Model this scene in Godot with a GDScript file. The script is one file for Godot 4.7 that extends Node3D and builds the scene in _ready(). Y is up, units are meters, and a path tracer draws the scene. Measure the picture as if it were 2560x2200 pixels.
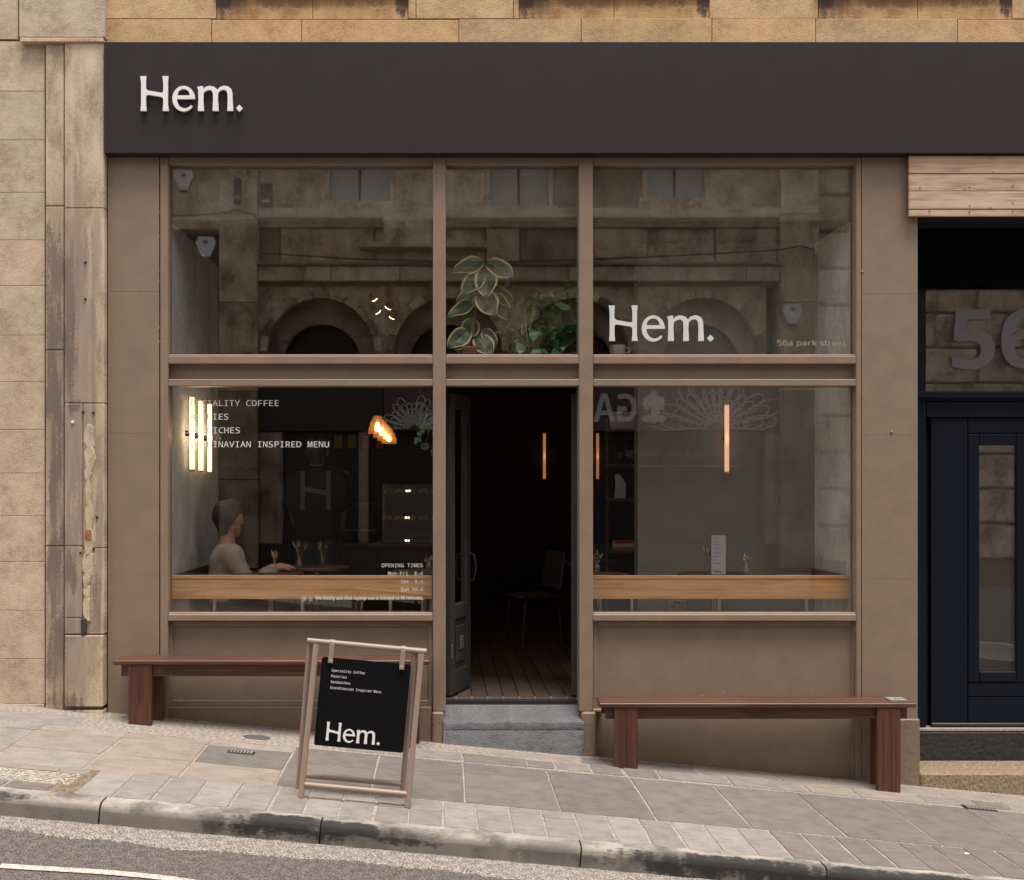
extends Node3D
# ---------------------------------------------------------------- numbers of the photograph
const F := 2812.5          # focal length in photo pixels
const DIST := 7.5          # camera to shopfront, metres
const VX := 1106.0         # where lines square to the shopfront vanish
const VY := 1222.0
const EYE := 1.691
const SLOPE := 0.0904      # the street falls towards +x
const ZO := 9.5            # the facade across the street
var taken := {}
var box_cache := {}
var M := {}
var T := {}
var rng := RandomNumberGenerator.new()

func S(px: float, py: float, z := 0.0) -> Vector3:          # photo pixel at a known depth
	var k := (DIST - z) / F
	return Vector3((px - VX) * k, EYE - (py - VY) * k, z)
func D(dx: float, dy: float, z := 0.0) -> Vector3:
	return S(dx * 1.2355, dy * 1.2355, z)
func gy(x: float) -> float: return -SLOPE * x               # pavement height

func _ready():
	rng.seed = 7
	# camera ------------------------------------------------------------
	var cam := Camera3D.new(); cam.name = "camera"; add_child(cam)
	cam.projection = Camera3D.PROJECTION_FRUSTUM
	cam.near = 0.1; cam.far = 200.0
	cam.size = 2200.0 / F * cam.near
	cam.frustum_offset = Vector2(174.0, 122.0) / F * cam.near
	cam.position = Vector3(0, EYE, DIST); cam.current = true
	# sky and light -------------------------------------------------------
	var e := Environment.new()
	e.background_mode = Environment.BG_SKY
	var sm := ProceduralSkyMaterial.new()
	sm.sky_top_color = Color(0.955, 0.95, 0.945); sm.sky_horizon_color = Color(0.935, 0.925, 0.92)
	sm.ground_bottom_color = Color(0.4, 0.38, 0.36); sm.ground_horizon_color = Color(0.6, 0.57, 0.54)
	sm.sky_curve = 0.2; sm.sun_angle_max = 1.0
	var sky := Sky.new(); sky.sky_material = sm
	e.sky = sky; e.background_energy_multiplier = 0.45
	e.tonemap_mode = Environment.TONE_MAPPER_LINEAR
	e.tonemap_exposure = 3.45
	e.sdfgi_enabled = true; e.ssao_enabled = true; e.ssil_enabled = true
	var we := WorldEnvironment.new(); we.name = "world"; we.environment = e; add_child(we)
	var sun := DirectionalLight3D.new(); sun.name = "sun"; add_child(sun)
	sun.light_energy = 0.5; sun.light_color = Color(1.0, 0.97, 0.93)
	sun.light_angular_distance = 28.0; sun.shadow_enabled = true
	sun.look_at_from_position(Vector3(1.2, 10, 2.5), Vector3.ZERO)
	textures(); materials()
	ground()
	stone_front()
	shopfront()
	interior()
	number_door()
	across_street()
	street_things()

# ---------------------------------------------------------------- nodes
func numbered(n: String) -> String:
	if not taken.has(n):
		taken[n] = 0
		return n
	taken[n] += 1
	return "%s_%03d" % [n, taken[n]]
func thing(n: String, label: String, cat: String, at := Vector3.ZERO, group := "") -> Node3D:
	var o := Node3D.new(); o.name = numbered(n); add_child(o); o.position = at
	o.set_meta("label", label); o.set_meta("category", cat)
	if group != "": o.set_meta("group", group)
	return o
func structure(n: String) -> Node3D:
	var o := Node3D.new(); o.name = numbered(n); add_child(o); o.set_meta("kind", "structure")
	return o
func part(p: Node3D, n: String, mesh: Mesh, m: Material, world := Vector3.ZERO, rot := Vector3.ZERO) -> MeshInstance3D:
	var o := MeshInstance3D.new(); o.name = n; o.mesh = mesh; o.material_override = m
	p.add_child(o, true)
	o.position = p.to_local(world)
	o.rotation = rot
	return o
func local(p: Node3D, n: String, mesh: Mesh, m: Material, at := Vector3.ZERO, rot := Vector3.ZERO) -> MeshInstance3D:
	var o := MeshInstance3D.new(); o.name = n; o.mesh = mesh; o.material_override = m
	p.add_child(o, true); o.position = at; o.rotation = rot
	return o

# ---------------------------------------------------------------- meshes
func quad(st: SurfaceTool, a: Vector3, b: Vector3, c: Vector3, d: Vector3):   # clockwise from outside
	for v in [a, b, c, a, c, d]: st.add_vertex(v)
func begin() -> SurfaceTool:
	var st := SurfaceTool.new(); st.begin(Mesh.PRIMITIVE_TRIANGLES); st.set_smooth_group(-1)
	return st
func done(st: SurfaceTool) -> ArrayMesh:
	st.generate_normals(); return st.commit()
func hull_face(st: SurfaceTool, pts: Array, n: Vector3, uvf = null):
	# convex face, any order: sorted round its centre, turned to face n
	var c := Vector3.ZERO
	for p in pts: c += p
	c /= pts.size()
	var u: Vector3 = (pts[0] - c).normalized()
	var w := n.cross(u)
	var s := pts.duplicate()
	s.sort_custom(func(a, b): return atan2((a - c).dot(w), (a - c).dot(u)) > atan2((b - c).dot(w), (b - c).dot(u)))
	for i in range(1, s.size() - 1):
		for v in [s[0], s[i], s[i + 1]]:
			st.set_normal(n)
			if uvf: st.set_uv(uvf.call(v))
			st.add_vertex(v)
func bx(size: Vector3, bevel := 0.004, uv := Rect2(0, 0, 1, 1)) -> ArrayMesh:
	var key := "%s %s %s" % [size, bevel, uv]
	if box_cache.has(key): return box_cache[key]
	var b: float = minf(bevel, minf(size.x, minf(size.y, size.z)) * 0.45)
	var h := size / 2.0
	var st := SurfaceTool.new(); st.begin(Mesh.PRIMITIVE_TRIANGLES)
	var uvf := func(v): return Vector2(uv.position.x + (v.x / size.x + 0.5) * uv.size.x, uv.position.y + (0.5 - v.y / size.y) * uv.size.y)
	var ax := [Vector3.RIGHT, Vector3.UP, Vector3.BACK]
	for i in 3:
		for s in [-1.0, 1.0]:
			var j := (i + 1) % 3
			var k := (i + 2) % 3
			var f := []
			for sj in [-1.0, 1.0]:
				for sk in [-1.0, 1.0]:
					f.append(ax[i] * s * h[i] + ax[j] * sj * (h[j] - b) + ax[k] * sk * (h[k] - b))
			hull_face(st, f, ax[i] * s, uvf)
	if b > 0.0:
		for i in 3:
			var j := (i + 1) % 3
			var k := (i + 2) % 3
			for sj in [-1.0, 1.0]:
				for sk in [-1.0, 1.0]:
					var f := []
					for si in [-1.0, 1.0]:
						f.append(ax[i] * si * (h[i] - b) + ax[j] * sj * h[j] + ax[k] * sk * (h[k] - b))
						f.append(ax[i] * si * (h[i] - b) + ax[j] * sj * (h[j] - b) + ax[k] * sk * h[k])
					hull_face(st, f, (ax[j] * sj + ax[k] * sk).normalized(), uvf)
		for sx in [-1.0, 1.0]:
			for sy in [-1.0, 1.0]:
				for sz in [-1.0, 1.0]:
					hull_face(st, [Vector3(sx * h.x, sy * (h.y - b), sz * (h.z - b)), Vector3(sx * (h.x - b), sy * h.y, sz * (h.z - b)), Vector3(sx * (h.x - b), sy * (h.y - b), sz * h.z)], Vector3(sx, sy, sz).normalized(), uvf)
	var m := st.commit()
	box_cache[key] = m
	return m
func span(p: Node3D, n: String, a: Vector3, b: Vector3, m: Material, bevel := 0.004, uv := Rect2(0, 0, 1, 1)) -> MeshInstance3D:   # box between two world corners
	return part(p, n, bx((b - a).abs(), bevel, uv), m, (a + b) / 2.0)
func face(p: Node3D, n: String, x0: float, y0: float, x1: float, y1: float, zf: float, zb: float, m: Material, bevel := 0.004) -> MeshInstance3D:   # its front seen at those pixels (of the 2072 wide view)
	var a := D(x0, y0, zf)
	var b := D(x1, y1, zf)
	return span(p, n, Vector3(a.x, a.y, zf), Vector3(b.x, b.y, zb), m, bevel)
func prism(polys: Array, depth: float, holes := []) -> ArrayMesh:   # outlines in xy, from z 0 to depth
	var st := begin()
	for pi in polys.size():
		var pts: PackedVector2Array = polys[pi]
		if Geometry2D.is_polygon_clockwise(pts): pts.reverse()
		var path := pts
		if pi < holes.size() and holes[pi] != null:
			var hp: PackedVector2Array = holes[pi]
			if not Geometry2D.is_polygon_clockwise(hp): hp.reverse()
			var bi := 0
			var bj := 0
			var best := 1e9
			for i in pts.size():
				for j in hp.size():
					var dd := pts[i].distance_squared_to(hp[j])
					if dd < best: best = dd; bi = i; bj = j
			path = PackedVector2Array()
			for i in range(0, bi + 1): path.append(pts[i])
			for j in range(0, hp.size() + 1): path.append(hp[(bj + j) % hp.size()] + (Vector2(1e-5, 1e-5) if j == hp.size() else Vector2.ZERO))
			path.append(pts[bi] + Vector2(1e-5, 1e-5))
			for i in range(bi + 1, pts.size()): path.append(pts[i])
			for i in hp.size():
				var a := hp[i]
				var b := hp[(i + 1) % hp.size()]
				quad(st, Vector3(a.x, a.y, depth), Vector3(b.x, b.y, depth), Vector3(b.x, b.y, 0), Vector3(a.x, a.y, 0))
		var tri := Geometry2D.triangulate_polygon(path)
		for i in range(0, tri.size(), 3):
			var a := path[tri[i]]
			var b := path[tri[i + 1]]
			var c := path[tri[i + 2]]
			if (b - a).cross(c - a) > 0.0:
				var t := b; b = c; c = t
			for v in [a, b, c]: st.add_vertex(Vector3(v.x, v.y, depth))
			for v in [a, c, b]: st.add_vertex(Vector3(v.x, v.y, 0))
		for i in pts.size():
			var a := pts[i]
			var b := pts[(i + 1) % pts.size()]
			quad(st, Vector3(a.x, a.y, depth), Vector3(b.x, b.y, depth), Vector3(b.x, b.y, 0), Vector3(a.x, a.y, 0))
	return done(st)
func slab(poly: Array, thick: float, bevel := 0.004) -> ArrayMesh:   # outline in xz (convex), top at y 0 with a worn edge
	var st := begin()
	var c := Vector2.ZERO
	for p in poly: c += p
	c /= poly.size()
	var pts := PackedVector2Array(poly)
	if Geometry2D.is_polygon_clockwise(pts): pts.reverse()
	var n := pts.size()
	var inn := []
	for p in pts: inn.append(p + (c - p).normalized() * bevel * 1.4)
	for i in n:
		var a := pts[i]
		var b := pts[(i + 1) % n]
		var ia: Vector2 = inn[i]
		var ib: Vector2 = inn[(i + 1) % n]
		for v in [Vector3(c.x, 0, c.y), Vector3(ia.x, 0, ia.y), Vector3(ib.x, 0, ib.y)]: st.add_vertex(v)
		quad(st, Vector3(ia.x, 0, ia.y), Vector3(a.x, -bevel, a.y), Vector3(b.x, -bevel, b.y), Vector3(ib.x, 0, ib.y))
		quad(st, Vector3(a.x, -bevel, a.y), Vector3(a.x, -thick, a.y), Vector3(b.x, -thick, b.y), Vector3(b.x, -bevel, b.y))
	return done(st)
func tube_into(st: SurfaceTool, path: Array, r0: float, r1: float, sides := 8):
	var rings := []
	for i in path.size():
		var d: Vector3 = (path[mini(i + 1, path.size() - 1)] - path[maxi(i - 1, 0)]).normalized()
		var u := d.cross(Vector3(0.31, 0.17, 0.93)).normalized()
		var w := d.cross(u)
		var r := lerpf(r0, r1, float(i) / maxf(1, path.size() - 1))
		var ring := []
		for k in sides:
			var a := TAU * k / sides
			ring.append(path[i] + (u * cos(a) + w * sin(a)) * r)
		rings.append(ring)
	st.set_smooth_group(1)
	for i in path.size() - 1:
		for k in sides:
			var k2 := (k + 1) % sides
			quad(st, rings[i][k], rings[i][k2], rings[i + 1][k2], rings[i + 1][k])
	st.set_smooth_group(-1)
	for k in range(1, sides - 1):
		for v in [rings[0][0], rings[0][k + 1], rings[0][k]]: st.add_vertex(v)
		for v in [rings[-1][0], rings[-1][k], rings[-1][k + 1]]: st.add_vertex(v)
func tube(path: Array, r0: float, r1 := -1.0, sides := 10) -> ArrayMesh:
	var st := begin()
	tube_into(st, path, r0, r0 if r1 < 0 else r1, sides)
	return done(st)
func lathe(prof: Array, sides := 20) -> ArrayMesh:   # (radius, height) from the bottom up
	var st := begin(); st.set_smooth_group(1)
	for i in prof.size() - 1:
		for k in sides:
			var a := TAU * k / sides
			var b := TAU * (k + 1) / sides
			var f := func(p: Vector2, t: float): return Vector3(p.x * cos(t), p.y, p.x * sin(t))
			if absf(prof[i].y - prof[i + 1].y) < 1e-5: st.set_smooth_group(-1)
			else: st.set_smooth_group(1)
			quad(st, f.call(prof[i], a), f.call(prof[i + 1], a), f.call(prof[i + 1], b), f.call(prof[i], b))
	return done(st)
func text(s: String, size: float, mono := true, bold := false, depth := 0.002, spacing := 0, serif := false) -> TextMesh:
	var t := TextMesh.new(); t.text = s
	var f := SystemFont.new()
	f.font_names = PackedStringArray(["Droid Sans Mono" if mono else "Droid Serif" if serif else "Droid Sans"])
	if bold: f.font_weight = 700
	if spacing != 0:
		var fv := FontVariation.new(); fv.base_font = f; fv.spacing_glyph = spacing; t.font = fv
	else: t.font = f
	t.font_size = 64; t.pixel_size = size / 64.0; t.depth = depth; t.curve_step = 1.5
	t.horizontal_alignment = HORIZONTAL_ALIGNMENT_LEFT; t.vertical_alignment = VERTICAL_ALIGNMENT_BOTTOM
	return t
func hem(cap: float, depth: float) -> ArrayMesh:   # the wordmark, its lower left corner at the origin
	var key := "hem %f %f" % [cap, depth]
	if box_cache.has(key): return box_cache[key]
	var H := [1119,612, 1167,612, 1163,650, 1163,705, 1170,718, 1184,726, 1286,744, 1297,741, 1302,730, 1302,660, 1295,612, 1343,612, 1338,660, 1338,840, 1345,888, 1297,888, 1302,840, 1302,796, 1297,782, 1284,776, 1186,760, 1172,762, 1165,772, 1164,785, 1164,840, 1169,888, 1121,888, 1126,840, 1126,660]
	var m := [1570,700, 1612,689, 1618,693, 1618,716, 1640,697, 1670,689, 1700,694, 1722,708, 1732,721, 1752,699, 1785,688, 1815,693, 1840,711, 1850,742, 1852,800, 1857,888, 1811,888, 1814,800, 1812,752, 1804,730, 1788,719, 1768,721, 1748,733, 1738,745, 1736,800, 1741,888, 1694,888, 1698,800, 1697,753, 1690,731, 1674,721, 1655,723, 1634,734, 1622,746, 1620,800, 1625,888, 1577,888, 1581,800, 1580,724, 1576,712]
	var dot := [1907,839, 1934,867, 1907,895, 1880,867]
	var e := [1553,793]
	for i in 25:
		var a := deg_to_rad(4 + i * (324.0 - 4) / 24.0)
		e.append_array([1464 + 90 * cos(a), 791 - 102 * sin(a)])
	for i in 15:
		var a := deg_to_rad(-42 - i * (138.0) / 14.0)
		e.append_array([1474 + 63 * cos(a), 794 - 74 * sin(a)])
	var hole := []
	for i in 15:
		var a := deg_to_rad(i * 180.0 / 14.0)
		hole.append_array([1463 + 50 * cos(a), 765 - 52 * sin(a)])
	var conv := func(l: Array) -> PackedVector2Array:
		var o := PackedVector2Array()
		for i in range(0, l.size(), 2): o.append(Vector2((l[i] - 1119.0) / 276.0, (888.0 - l[i + 1]) / 276.0) * cap)
		return o
	var mesh := prism([conv.call(H), conv.call(e), conv.call(m), conv.call(dot)], depth, [null, conv.call(hole)])
	box_cache[key] = mesh
	return mesh

# ---------------------------------------------------------------- textures
func noise_bytes(w: int, h: int, f: float, oct: int, sd: int, kind := FastNoiseLite.TYPE_SIMPLEX_SMOOTH, sw := 1, sh := 1) -> PackedByteArray:
	var n := FastNoiseLite.new(); n.seed = sd; n.frequency = f; n.noise_type = kind
	n.fractal_type = FastNoiseLite.FRACTAL_FBM; n.fractal_octaves = oct
	var im := n.get_seamless_image(w / sw, h / sh)
	if sw > 1 or sh > 1: im.resize(w, h, Image.INTERPOLATE_CUBIC)
	im.convert(Image.FORMAT_L8)
	return im.get_data()
func lut(g: Array) -> PackedByteArray:   # [pos, Color, ...] -> 256 rgb triplets
	var gr := Gradient.new(); gr.offsets = PackedFloat32Array(); gr.colors = PackedColorArray()
	var off := PackedFloat32Array()
	var col := PackedColorArray()
	for i in range(0, g.size(), 2): off.append(g[i]); col.append(g[i + 1])
	gr.offsets = off; gr.colors = col
	var b := PackedByteArray(); b.resize(768)
	for i in 256:
		var c := gr.sample(i / 255.0)
		b[i * 3] = c.r8; b[i * 3 + 1] = c.g8; b[i * 3 + 2] = c.b8
	return b
func mix_tex(w: int, h: int, layers: Array, ramp: Array, contrast := 1.6) -> ImageTexture:   # layer: [freq, octaves, seed, weight, sw, sh]
	var data := []
	for l in layers: data.append(noise_bytes(w, h, l[0], l[1], l[2], FastNoiseLite.TYPE_SIMPLEX_SMOOTH, l[4] if l.size() > 4 else 1, l[5] if l.size() > 5 else 1))
	var L := lut(ramp)
	var out := PackedByteArray(); out.resize(w * h * 3)
	for i in w * h:
		var v := 0.5
		for k in data.size(): v += (data[k][i] / 255.0 - 0.5) * layers[k][3] * contrast
		var q := clampi(int(v * 255.0), 0, 255) * 3
		out[i * 3] = L[q]; out[i * 3 + 1] = L[q + 1]; out[i * 3 + 2] = L[q + 2]
	return ImageTexture.create_from_image(Image.create_from_data(w, h, false, Image.FORMAT_RGB8, out))
func stain_tex(w: int, h: int, ramp: Array, spots: Array, sd: int, streak := 1.0) -> ImageTexture:   # spot: [u, v, ru, rv, strength, Color]; stains with ragged, grainy edges
	var big := noise_bytes(w, h, 0.012, 5, sd, FastNoiseLite.TYPE_SIMPLEX_SMOOTH, 1, 2)
	var fine := noise_bytes(w, h, 0.11, 3, sd + 5)
	var drip := noise_bytes(w, h, 0.05, 3, sd + 9, FastNoiseLite.TYPE_SIMPLEX_SMOOTH, 1, 8)
	var L := lut(ramp)
	var out := PackedByteArray(); out.resize(w * h * 3)
	for y in h:
		for x in w:
			var i := y * w + x
			var n := big[i] / 255.0
			var g := fine[i] / 255.0
			var dr := drip[i] / 255.0
			var q := clampi(int((0.5 + (n - 0.5) * 1.3 + (g - 0.5) * 0.5 + (dr - 0.5) * 0.3 * streak) * 255.0), 0, 255) * 3
			var r := L[q] / 255.0
			var gg := L[q + 1] / 255.0
			var b := L[q + 2] / 255.0
			for s in spots:
				var dx: float = (float(x) / w - s[0]) / s[2]
				var dy: float = (float(y) / h - s[1]) / s[3]
				var d := dx * dx + dy * dy
				if d < 2.2:
					var k := clampf((1.0 - d) * 1.1 + (n - 0.5) * 1.9 + (g - 0.5) * 1.1 + (dr - 0.5) * 1.3 * streak + 0.18, 0, 1) * float(s[4])
					r = lerpf(r, s[5].r, k); gg = lerpf(gg, s[5].g, k); b = lerpf(b, s[5].b, k)
			out[i * 3] = int(clampf(r, 0, 1) * 255); out[i * 3 + 1] = int(clampf(gg, 0, 1) * 255); out[i * 3 + 2] = int(clampf(b, 0, 1) * 255)
	return ImageTexture.create_from_image(Image.create_from_data(w, h, false, Image.FORMAT_RGB8, out))
func grey(v: float) -> Color: return Color(v, v, v)
func textures():
	T.stone = mix_tex(512, 512, [[0.006, 4, 1, 0.45], [0.03, 3, 2, 0.3], [0.12, 3, 3, 0.4]], [0.0, Color(0.8, 0.765, 0.745), 0.35, Color(0.9, 0.885, 0.87), 0.65, Color(0.96, 0.95, 0.94), 1.0, Color(1, 1, 1)])
	T.stone_b = mix_tex(512, 512, [[0.02, 4, 11, 0.5], [0.2, 3, 12, 0.6]], [0.0, grey(0), 1.0, grey(1)])
	T.pits = mix_tex(512, 512, [[0.05, 4, 21, 0.8], [0.3, 2, 22, 0.4]], [0.0, grey(0), 0.3, grey(0.75), 1.0, grey(1)], 2.0)
	T.paint = mix_tex(512, 512, [[0.008, 3, 31, 0.5], [0.06, 3, 32, 0.3], [0.25, 2, 33, 0.3]], [0.0, Color(0.92, 0.915, 0.91), 1.0, Color(1, 1, 1)])
	T.grain = mix_tex(512, 512, [[0.03, 4, 41, 0.7, 16, 1], [0.12, 3, 42, 0.5, 12, 1], [0.01, 2, 43, 0.4, 4, 1]], [0.0, Color(0.55, 0.5, 0.47), 0.5, Color(0.85, 0.82, 0.8), 1.0, Color(1, 1, 1)], 1.7)
	T.soft = mix_tex(512, 512, [[0.03, 4, 44, 0.5, 16, 1], [0.15, 3, 45, 0.5, 10, 1], [0.02, 4, 46, 0.45, 2, 1]], [0.0, Color(0.74, 0.69, 0.65), 0.4, Color(0.9, 0.88, 0.86), 1.0, Color(1, 1, 1)], 1.4)
	T.flag = mix_tex(512, 512, [[0.05, 4, 51, 0.4, 5, 1], [0.008, 4, 52, 0.4], [0.14, 3, 53, 0.45, 2, 1]], [0.0, Color(0.78, 0.765, 0.755), 0.4, Color(0.89, 0.88, 0.875), 1.0, Color(1, 1, 1)], 1.5)
	T.asphalt = mix_tex(1024, 1024, [[0.09, 3, 61, 0.9], [0.28, 2, 64, 0.5], [0.02, 3, 62, 0.35]], [0.0, Color(0.5, 0.48, 0.475), 0.35, Color(0.7, 0.68, 0.67), 0.6, Color(0.82, 0.795, 0.78), 0.8, Color(1, 0.975, 0.95), 1.0, Color(1, 1, 1)], 1.6)
	T.rough = mix_tex(512, 512, [[0.12, 3, 71, 1.0], [0.02, 3, 72, 0.5]], [0.0, Color(0.6, 0.565, 0.54), 0.4, Color(0.85, 0.825, 0.8), 1.0, Color(1, 1, 1)], 1.7)
	T.granite = mix_tex(512, 512, [[0.16, 2, 81, 1.2], [0.02, 2, 82, 0.3]], [0.0, Color(0.18, 0.14, 0.12), 0.24, Color(0.3, 0.24, 0.2), 0.34, Color(0.82, 0.76, 0.7), 0.7, Color(0.95, 0.92, 0.88), 1.0, Color(1, 1, 1)], 1.9)
	T.weather = mix_tex(512, 512, [[0.008, 5, 91, 0.7], [0.05, 4, 92, 0.45], [0.02, 4, 93, 0.35, 1, 3]], [0.0, Color(0.62, 0.57, 0.52), 0.3, Color(0.78, 0.74, 0.7), 0.5, Color(0.86, 0.83, 0.79), 0.75, Color(0.92, 0.9, 0.87), 1.0, Color(1, 1, 1)], 1.5)
	T.glass_n = wave_normal()
func wave_normal() -> ImageTexture:
	var n := FastNoiseLite.new(); n.seed = 5; n.frequency = 0.008; n.fractal_octaves = 2
	var im := n.get_seamless_image(256, 256)
	im.convert(Image.FORMAT_RGBA8)
	im.bump_map_to_normal_map(1.0)
	return ImageTexture.create_from_image(im)

# ---------------------------------------------------------------- materials
func lin(r: float, g: float, b: float) -> Color: return Color(r, g, b).linear_to_srgb()
func mat(c: Color, rough := 0.8, tex = null, scale := Vector3.ONE, bump = null, bscale := 0.3, spec := 0.5) -> StandardMaterial3D:
	var m := StandardMaterial3D.new()
	m.albedo_color = c; m.roughness = rough; m.metallic_specular = spec
	if tex or bump: m.uv1_triplanar = true; m.uv1_world_triplanar = true; m.uv1_scale = scale; m.uv1_triplanar_sharpness = 4.0
	if tex: m.albedo_texture = tex
	if bump: m.heightmap_enabled = true; m.heightmap_texture = bump; m.heightmap_scale = bscale
	return m
func uv_mat(tex: Texture2D, rough := 0.9, bump = null, bscale := 0.3) -> StandardMaterial3D:
	var m := StandardMaterial3D.new(); m.albedo_texture = tex; m.roughness = rough
	if bump: m.heightmap_enabled = true; m.heightmap_texture = bump; m.heightmap_scale = bscale
	return m
func glow(c: Color, energy: float) -> StandardMaterial3D:
	var m := StandardMaterial3D.new(); m.albedo_color = Color(0.9, 0.85, 0.8)
	m.emission_enabled = true; m.emission = c; m.emission_energy_multiplier = energy; m.roughness = 0.5
	return m
func offset(m: StandardMaterial3D, k: float) -> StandardMaterial3D:
	m.uv1_offset = Vector3(0.37 * k, 0.61 * k, 0.23 * k); return m
func materials():
	M.brown = mat(lin(0.243, 0.174, 0.127), 0.55, T.paint, Vector3.ONE * 1.1, T.paint, 0.12)
	M.brown_old = mat(lin(0.228, 0.158, 0.113), 0.6, T.paint, Vector3.ONE * 1.7, T.stone_b, 0.35)
	M.door_shaded = mat(lin(0.022, 0.02, 0.017), 0.8, T.paint, Vector3.ONE * 1.1)  # taupe paint with the shade inside the doorway put into its colour
	M.fascia = mat(lin(0.028, 0.0228, 0.026), 0.55, T.paint, Vector3.ONE * 0.8, null, 0.1, 0.32)
	M.white = mat(lin(0.74, 0.74, 0.74), 0.55)
	M.vinyl = mat(lin(0.6, 0.63, 0.61), 0.6)
	M.vinyl_dim = mat(lin(0.42, 0.4, 0.34), 0.6)
	M.gold = mat(lin(0.33, 0.27, 0.19), 0.6)
	var g := StandardMaterial3D.new(); g.albedo_color = Color(1, 1, 1, 0.0); g.roughness = 0.0; g.transparency = BaseMaterial3D.TRANSPARENCY_ALPHA
	g.metallic_specular = 0.5
	g.normal_enabled = true; g.normal_texture = T.glass_n; g.normal_scale = 0.004; g.uv1_triplanar = true; g.uv1_world_triplanar = true; g.uv1_scale = Vector3.ONE * 0.5
	M.glass = g
	var gw := g.duplicate(); gw.normal_scale = 0.05; gw.uv1_scale = Vector3.ONE * 1.1; M.wavy = gw
	var gc := g.duplicate(); gc.normal_enabled = false; gc.albedo_color = Color(0.9, 0.95, 0.92, 0.05); M.bottle = gc
	for i in 4:
		M["ashlar%d" % i] = offset(mat([lin(0.53, 0.425, 0.325), lin(0.56, 0.455, 0.345), lin(0.52, 0.435, 0.345), lin(0.57, 0.455, 0.34)][i], 0.9, T.stone, Vector3.ONE * 0.9, T.stone_b, 0.18), i + 1)
		M["upper%d" % i] = offset(mat([lin(0.56, 0.385, 0.215), lin(0.6, 0.4, 0.215), lin(0.56, 0.395, 0.23), lin(0.59, 0.42, 0.24)][i], 0.9, T.stone, Vector3.ONE * 0.8, T.stone_b, 0.18), i + 7)
		M["flag%d" % i] = offset(mat([lin(0.176, 0.156, 0.144), lin(0.192, 0.170, 0.157), lin(0.168, 0.152, 0.144), lin(0.200, 0.174, 0.155)][i], 0.85, T.flag, Vector3.ONE * 1.3, T.flag, 0.25), i + 13)
		M["warm%d" % i] = offset(mat([lin(0.295, 0.254, 0.221), lin(0.316, 0.279, 0.246), lin(0.283, 0.254, 0.230), lin(0.303, 0.261, 0.223)][i], 0.85, T.flag, Vector3.ONE * 1.1, T.flag, 0.22), i + 19)
		M["pale%d" % i] = offset(mat([lin(0.288, 0.268, 0.252), lin(0.268, 0.248, 0.234), lin(0.308, 0.286, 0.268), lin(0.252, 0.230, 0.214)][i], 0.85, T.flag, Vector3.ONE * 1.5, T.flag, 0.25), i + 25)
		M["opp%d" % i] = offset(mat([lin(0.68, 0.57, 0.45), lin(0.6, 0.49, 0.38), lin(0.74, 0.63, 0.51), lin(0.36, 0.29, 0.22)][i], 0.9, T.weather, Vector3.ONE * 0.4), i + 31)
		M["board%d" % i] = offset(mat([lin(0.52, 0.385, 0.29), lin(0.56, 0.42, 0.32), lin(0.6, 0.46, 0.355), lin(0.6, 0.46, 0.36)][i], 0.75, T.soft, Vector3(0.6, 1.3, 1.3), T.grain, 0.04), i + 37)
		M["plank%d" % i] = offset(mat([lin(0.058, 0.039, 0.025), lin(0.049, 0.033, 0.020), lin(0.065, 0.044, 0.027), lin(0.053, 0.035, 0.022)][i], 0.7, T.stone, Vector3(4, 1, 0.8)), i + 43)
	M.mortar = mat(lin(0.43, 0.385, 0.345), 0.95, T.rough, Vector3.ONE * 3.0, T.rough, 0.4)
	M.sand = mat(lin(0.385, 0.345, 0.31), 0.95, T.rough, Vector3.ONE * 2.6, T.rough, 0.6)
	M.earth = mat(lin(0.26, 0.2, 0.15), 0.95, T.rough, Vector3.ONE * 2.0, T.rough, 1.0)
	M.joint = mat(lin(0.36, 0.275, 0.205), 0.95, T.rough, Vector3.ONE * 3.0)
	M.joint_light = mat(lin(0.55, 0.46, 0.33), 0.95, T.rough, Vector3.ONE * 3.0)
	M.road = mat(lin(0.175, 0.157, 0.152), 0.9, T.asphalt, Vector3.ONE * 0.8, T.asphalt, 0.4)
	M.gutter = mat(lin(0.38, 0.35, 0.33), 0.95, T.asphalt, Vector3.ONE * 0.8, T.rough, 0.8)
	M.line = mat(lin(0.6, 0.57, 0.53), 0.85, T.rough, Vector3.ONE * 2.0)
	M.wood = mat(lin(0.12, 0.046, 0.026), 0.5, T.grain, Vector3(0.8, 7, 7), T.grain, 0.08)
	M.wood_leg = mat(lin(0.125, 0.036, 0.021), 0.45, T.grain, Vector3(5, 5, 0.7), T.grain, 0.12)
	var wl := mat(lin(0.118, 0.042, 0.021), 0.55); wl.albedo_texture = T.grain; wl.uv1_scale = Vector3(0.8, 2.2, 1); M.wood_uv = wl
	M.pine = mat(lin(0.66, 0.37, 0.15), 0.5, T.soft, Vector3(0.4, 2.5, 2.5))
	M.pine_dark = mat(lin(0.12, 0.06, 0.03), 0.5, T.grain, Vector3(4, 4, 0.5))
	M.frame_tube = mat(lin(0.29, 0.215, 0.17), 0.45)
	M.black = mat(lin(0.004, 0.004, 0.005), 0.6, null, Vector3.ONE, null, 0.0, 0.25)
	M.soot = mat(lin(0.012, 0.012, 0.013), 0.7)
	M.navy = mat(lin(0.005, 0.0085, 0.018), 0.5, T.paint, Vector3.ONE * 1.4, T.paint, 0.1, 0.3)
	M.step = mat(lin(0.12, 0.125, 0.145), 0.6, T.stone, Vector3.ONE * 1.2, T.stone_b, 0.8)
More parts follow.
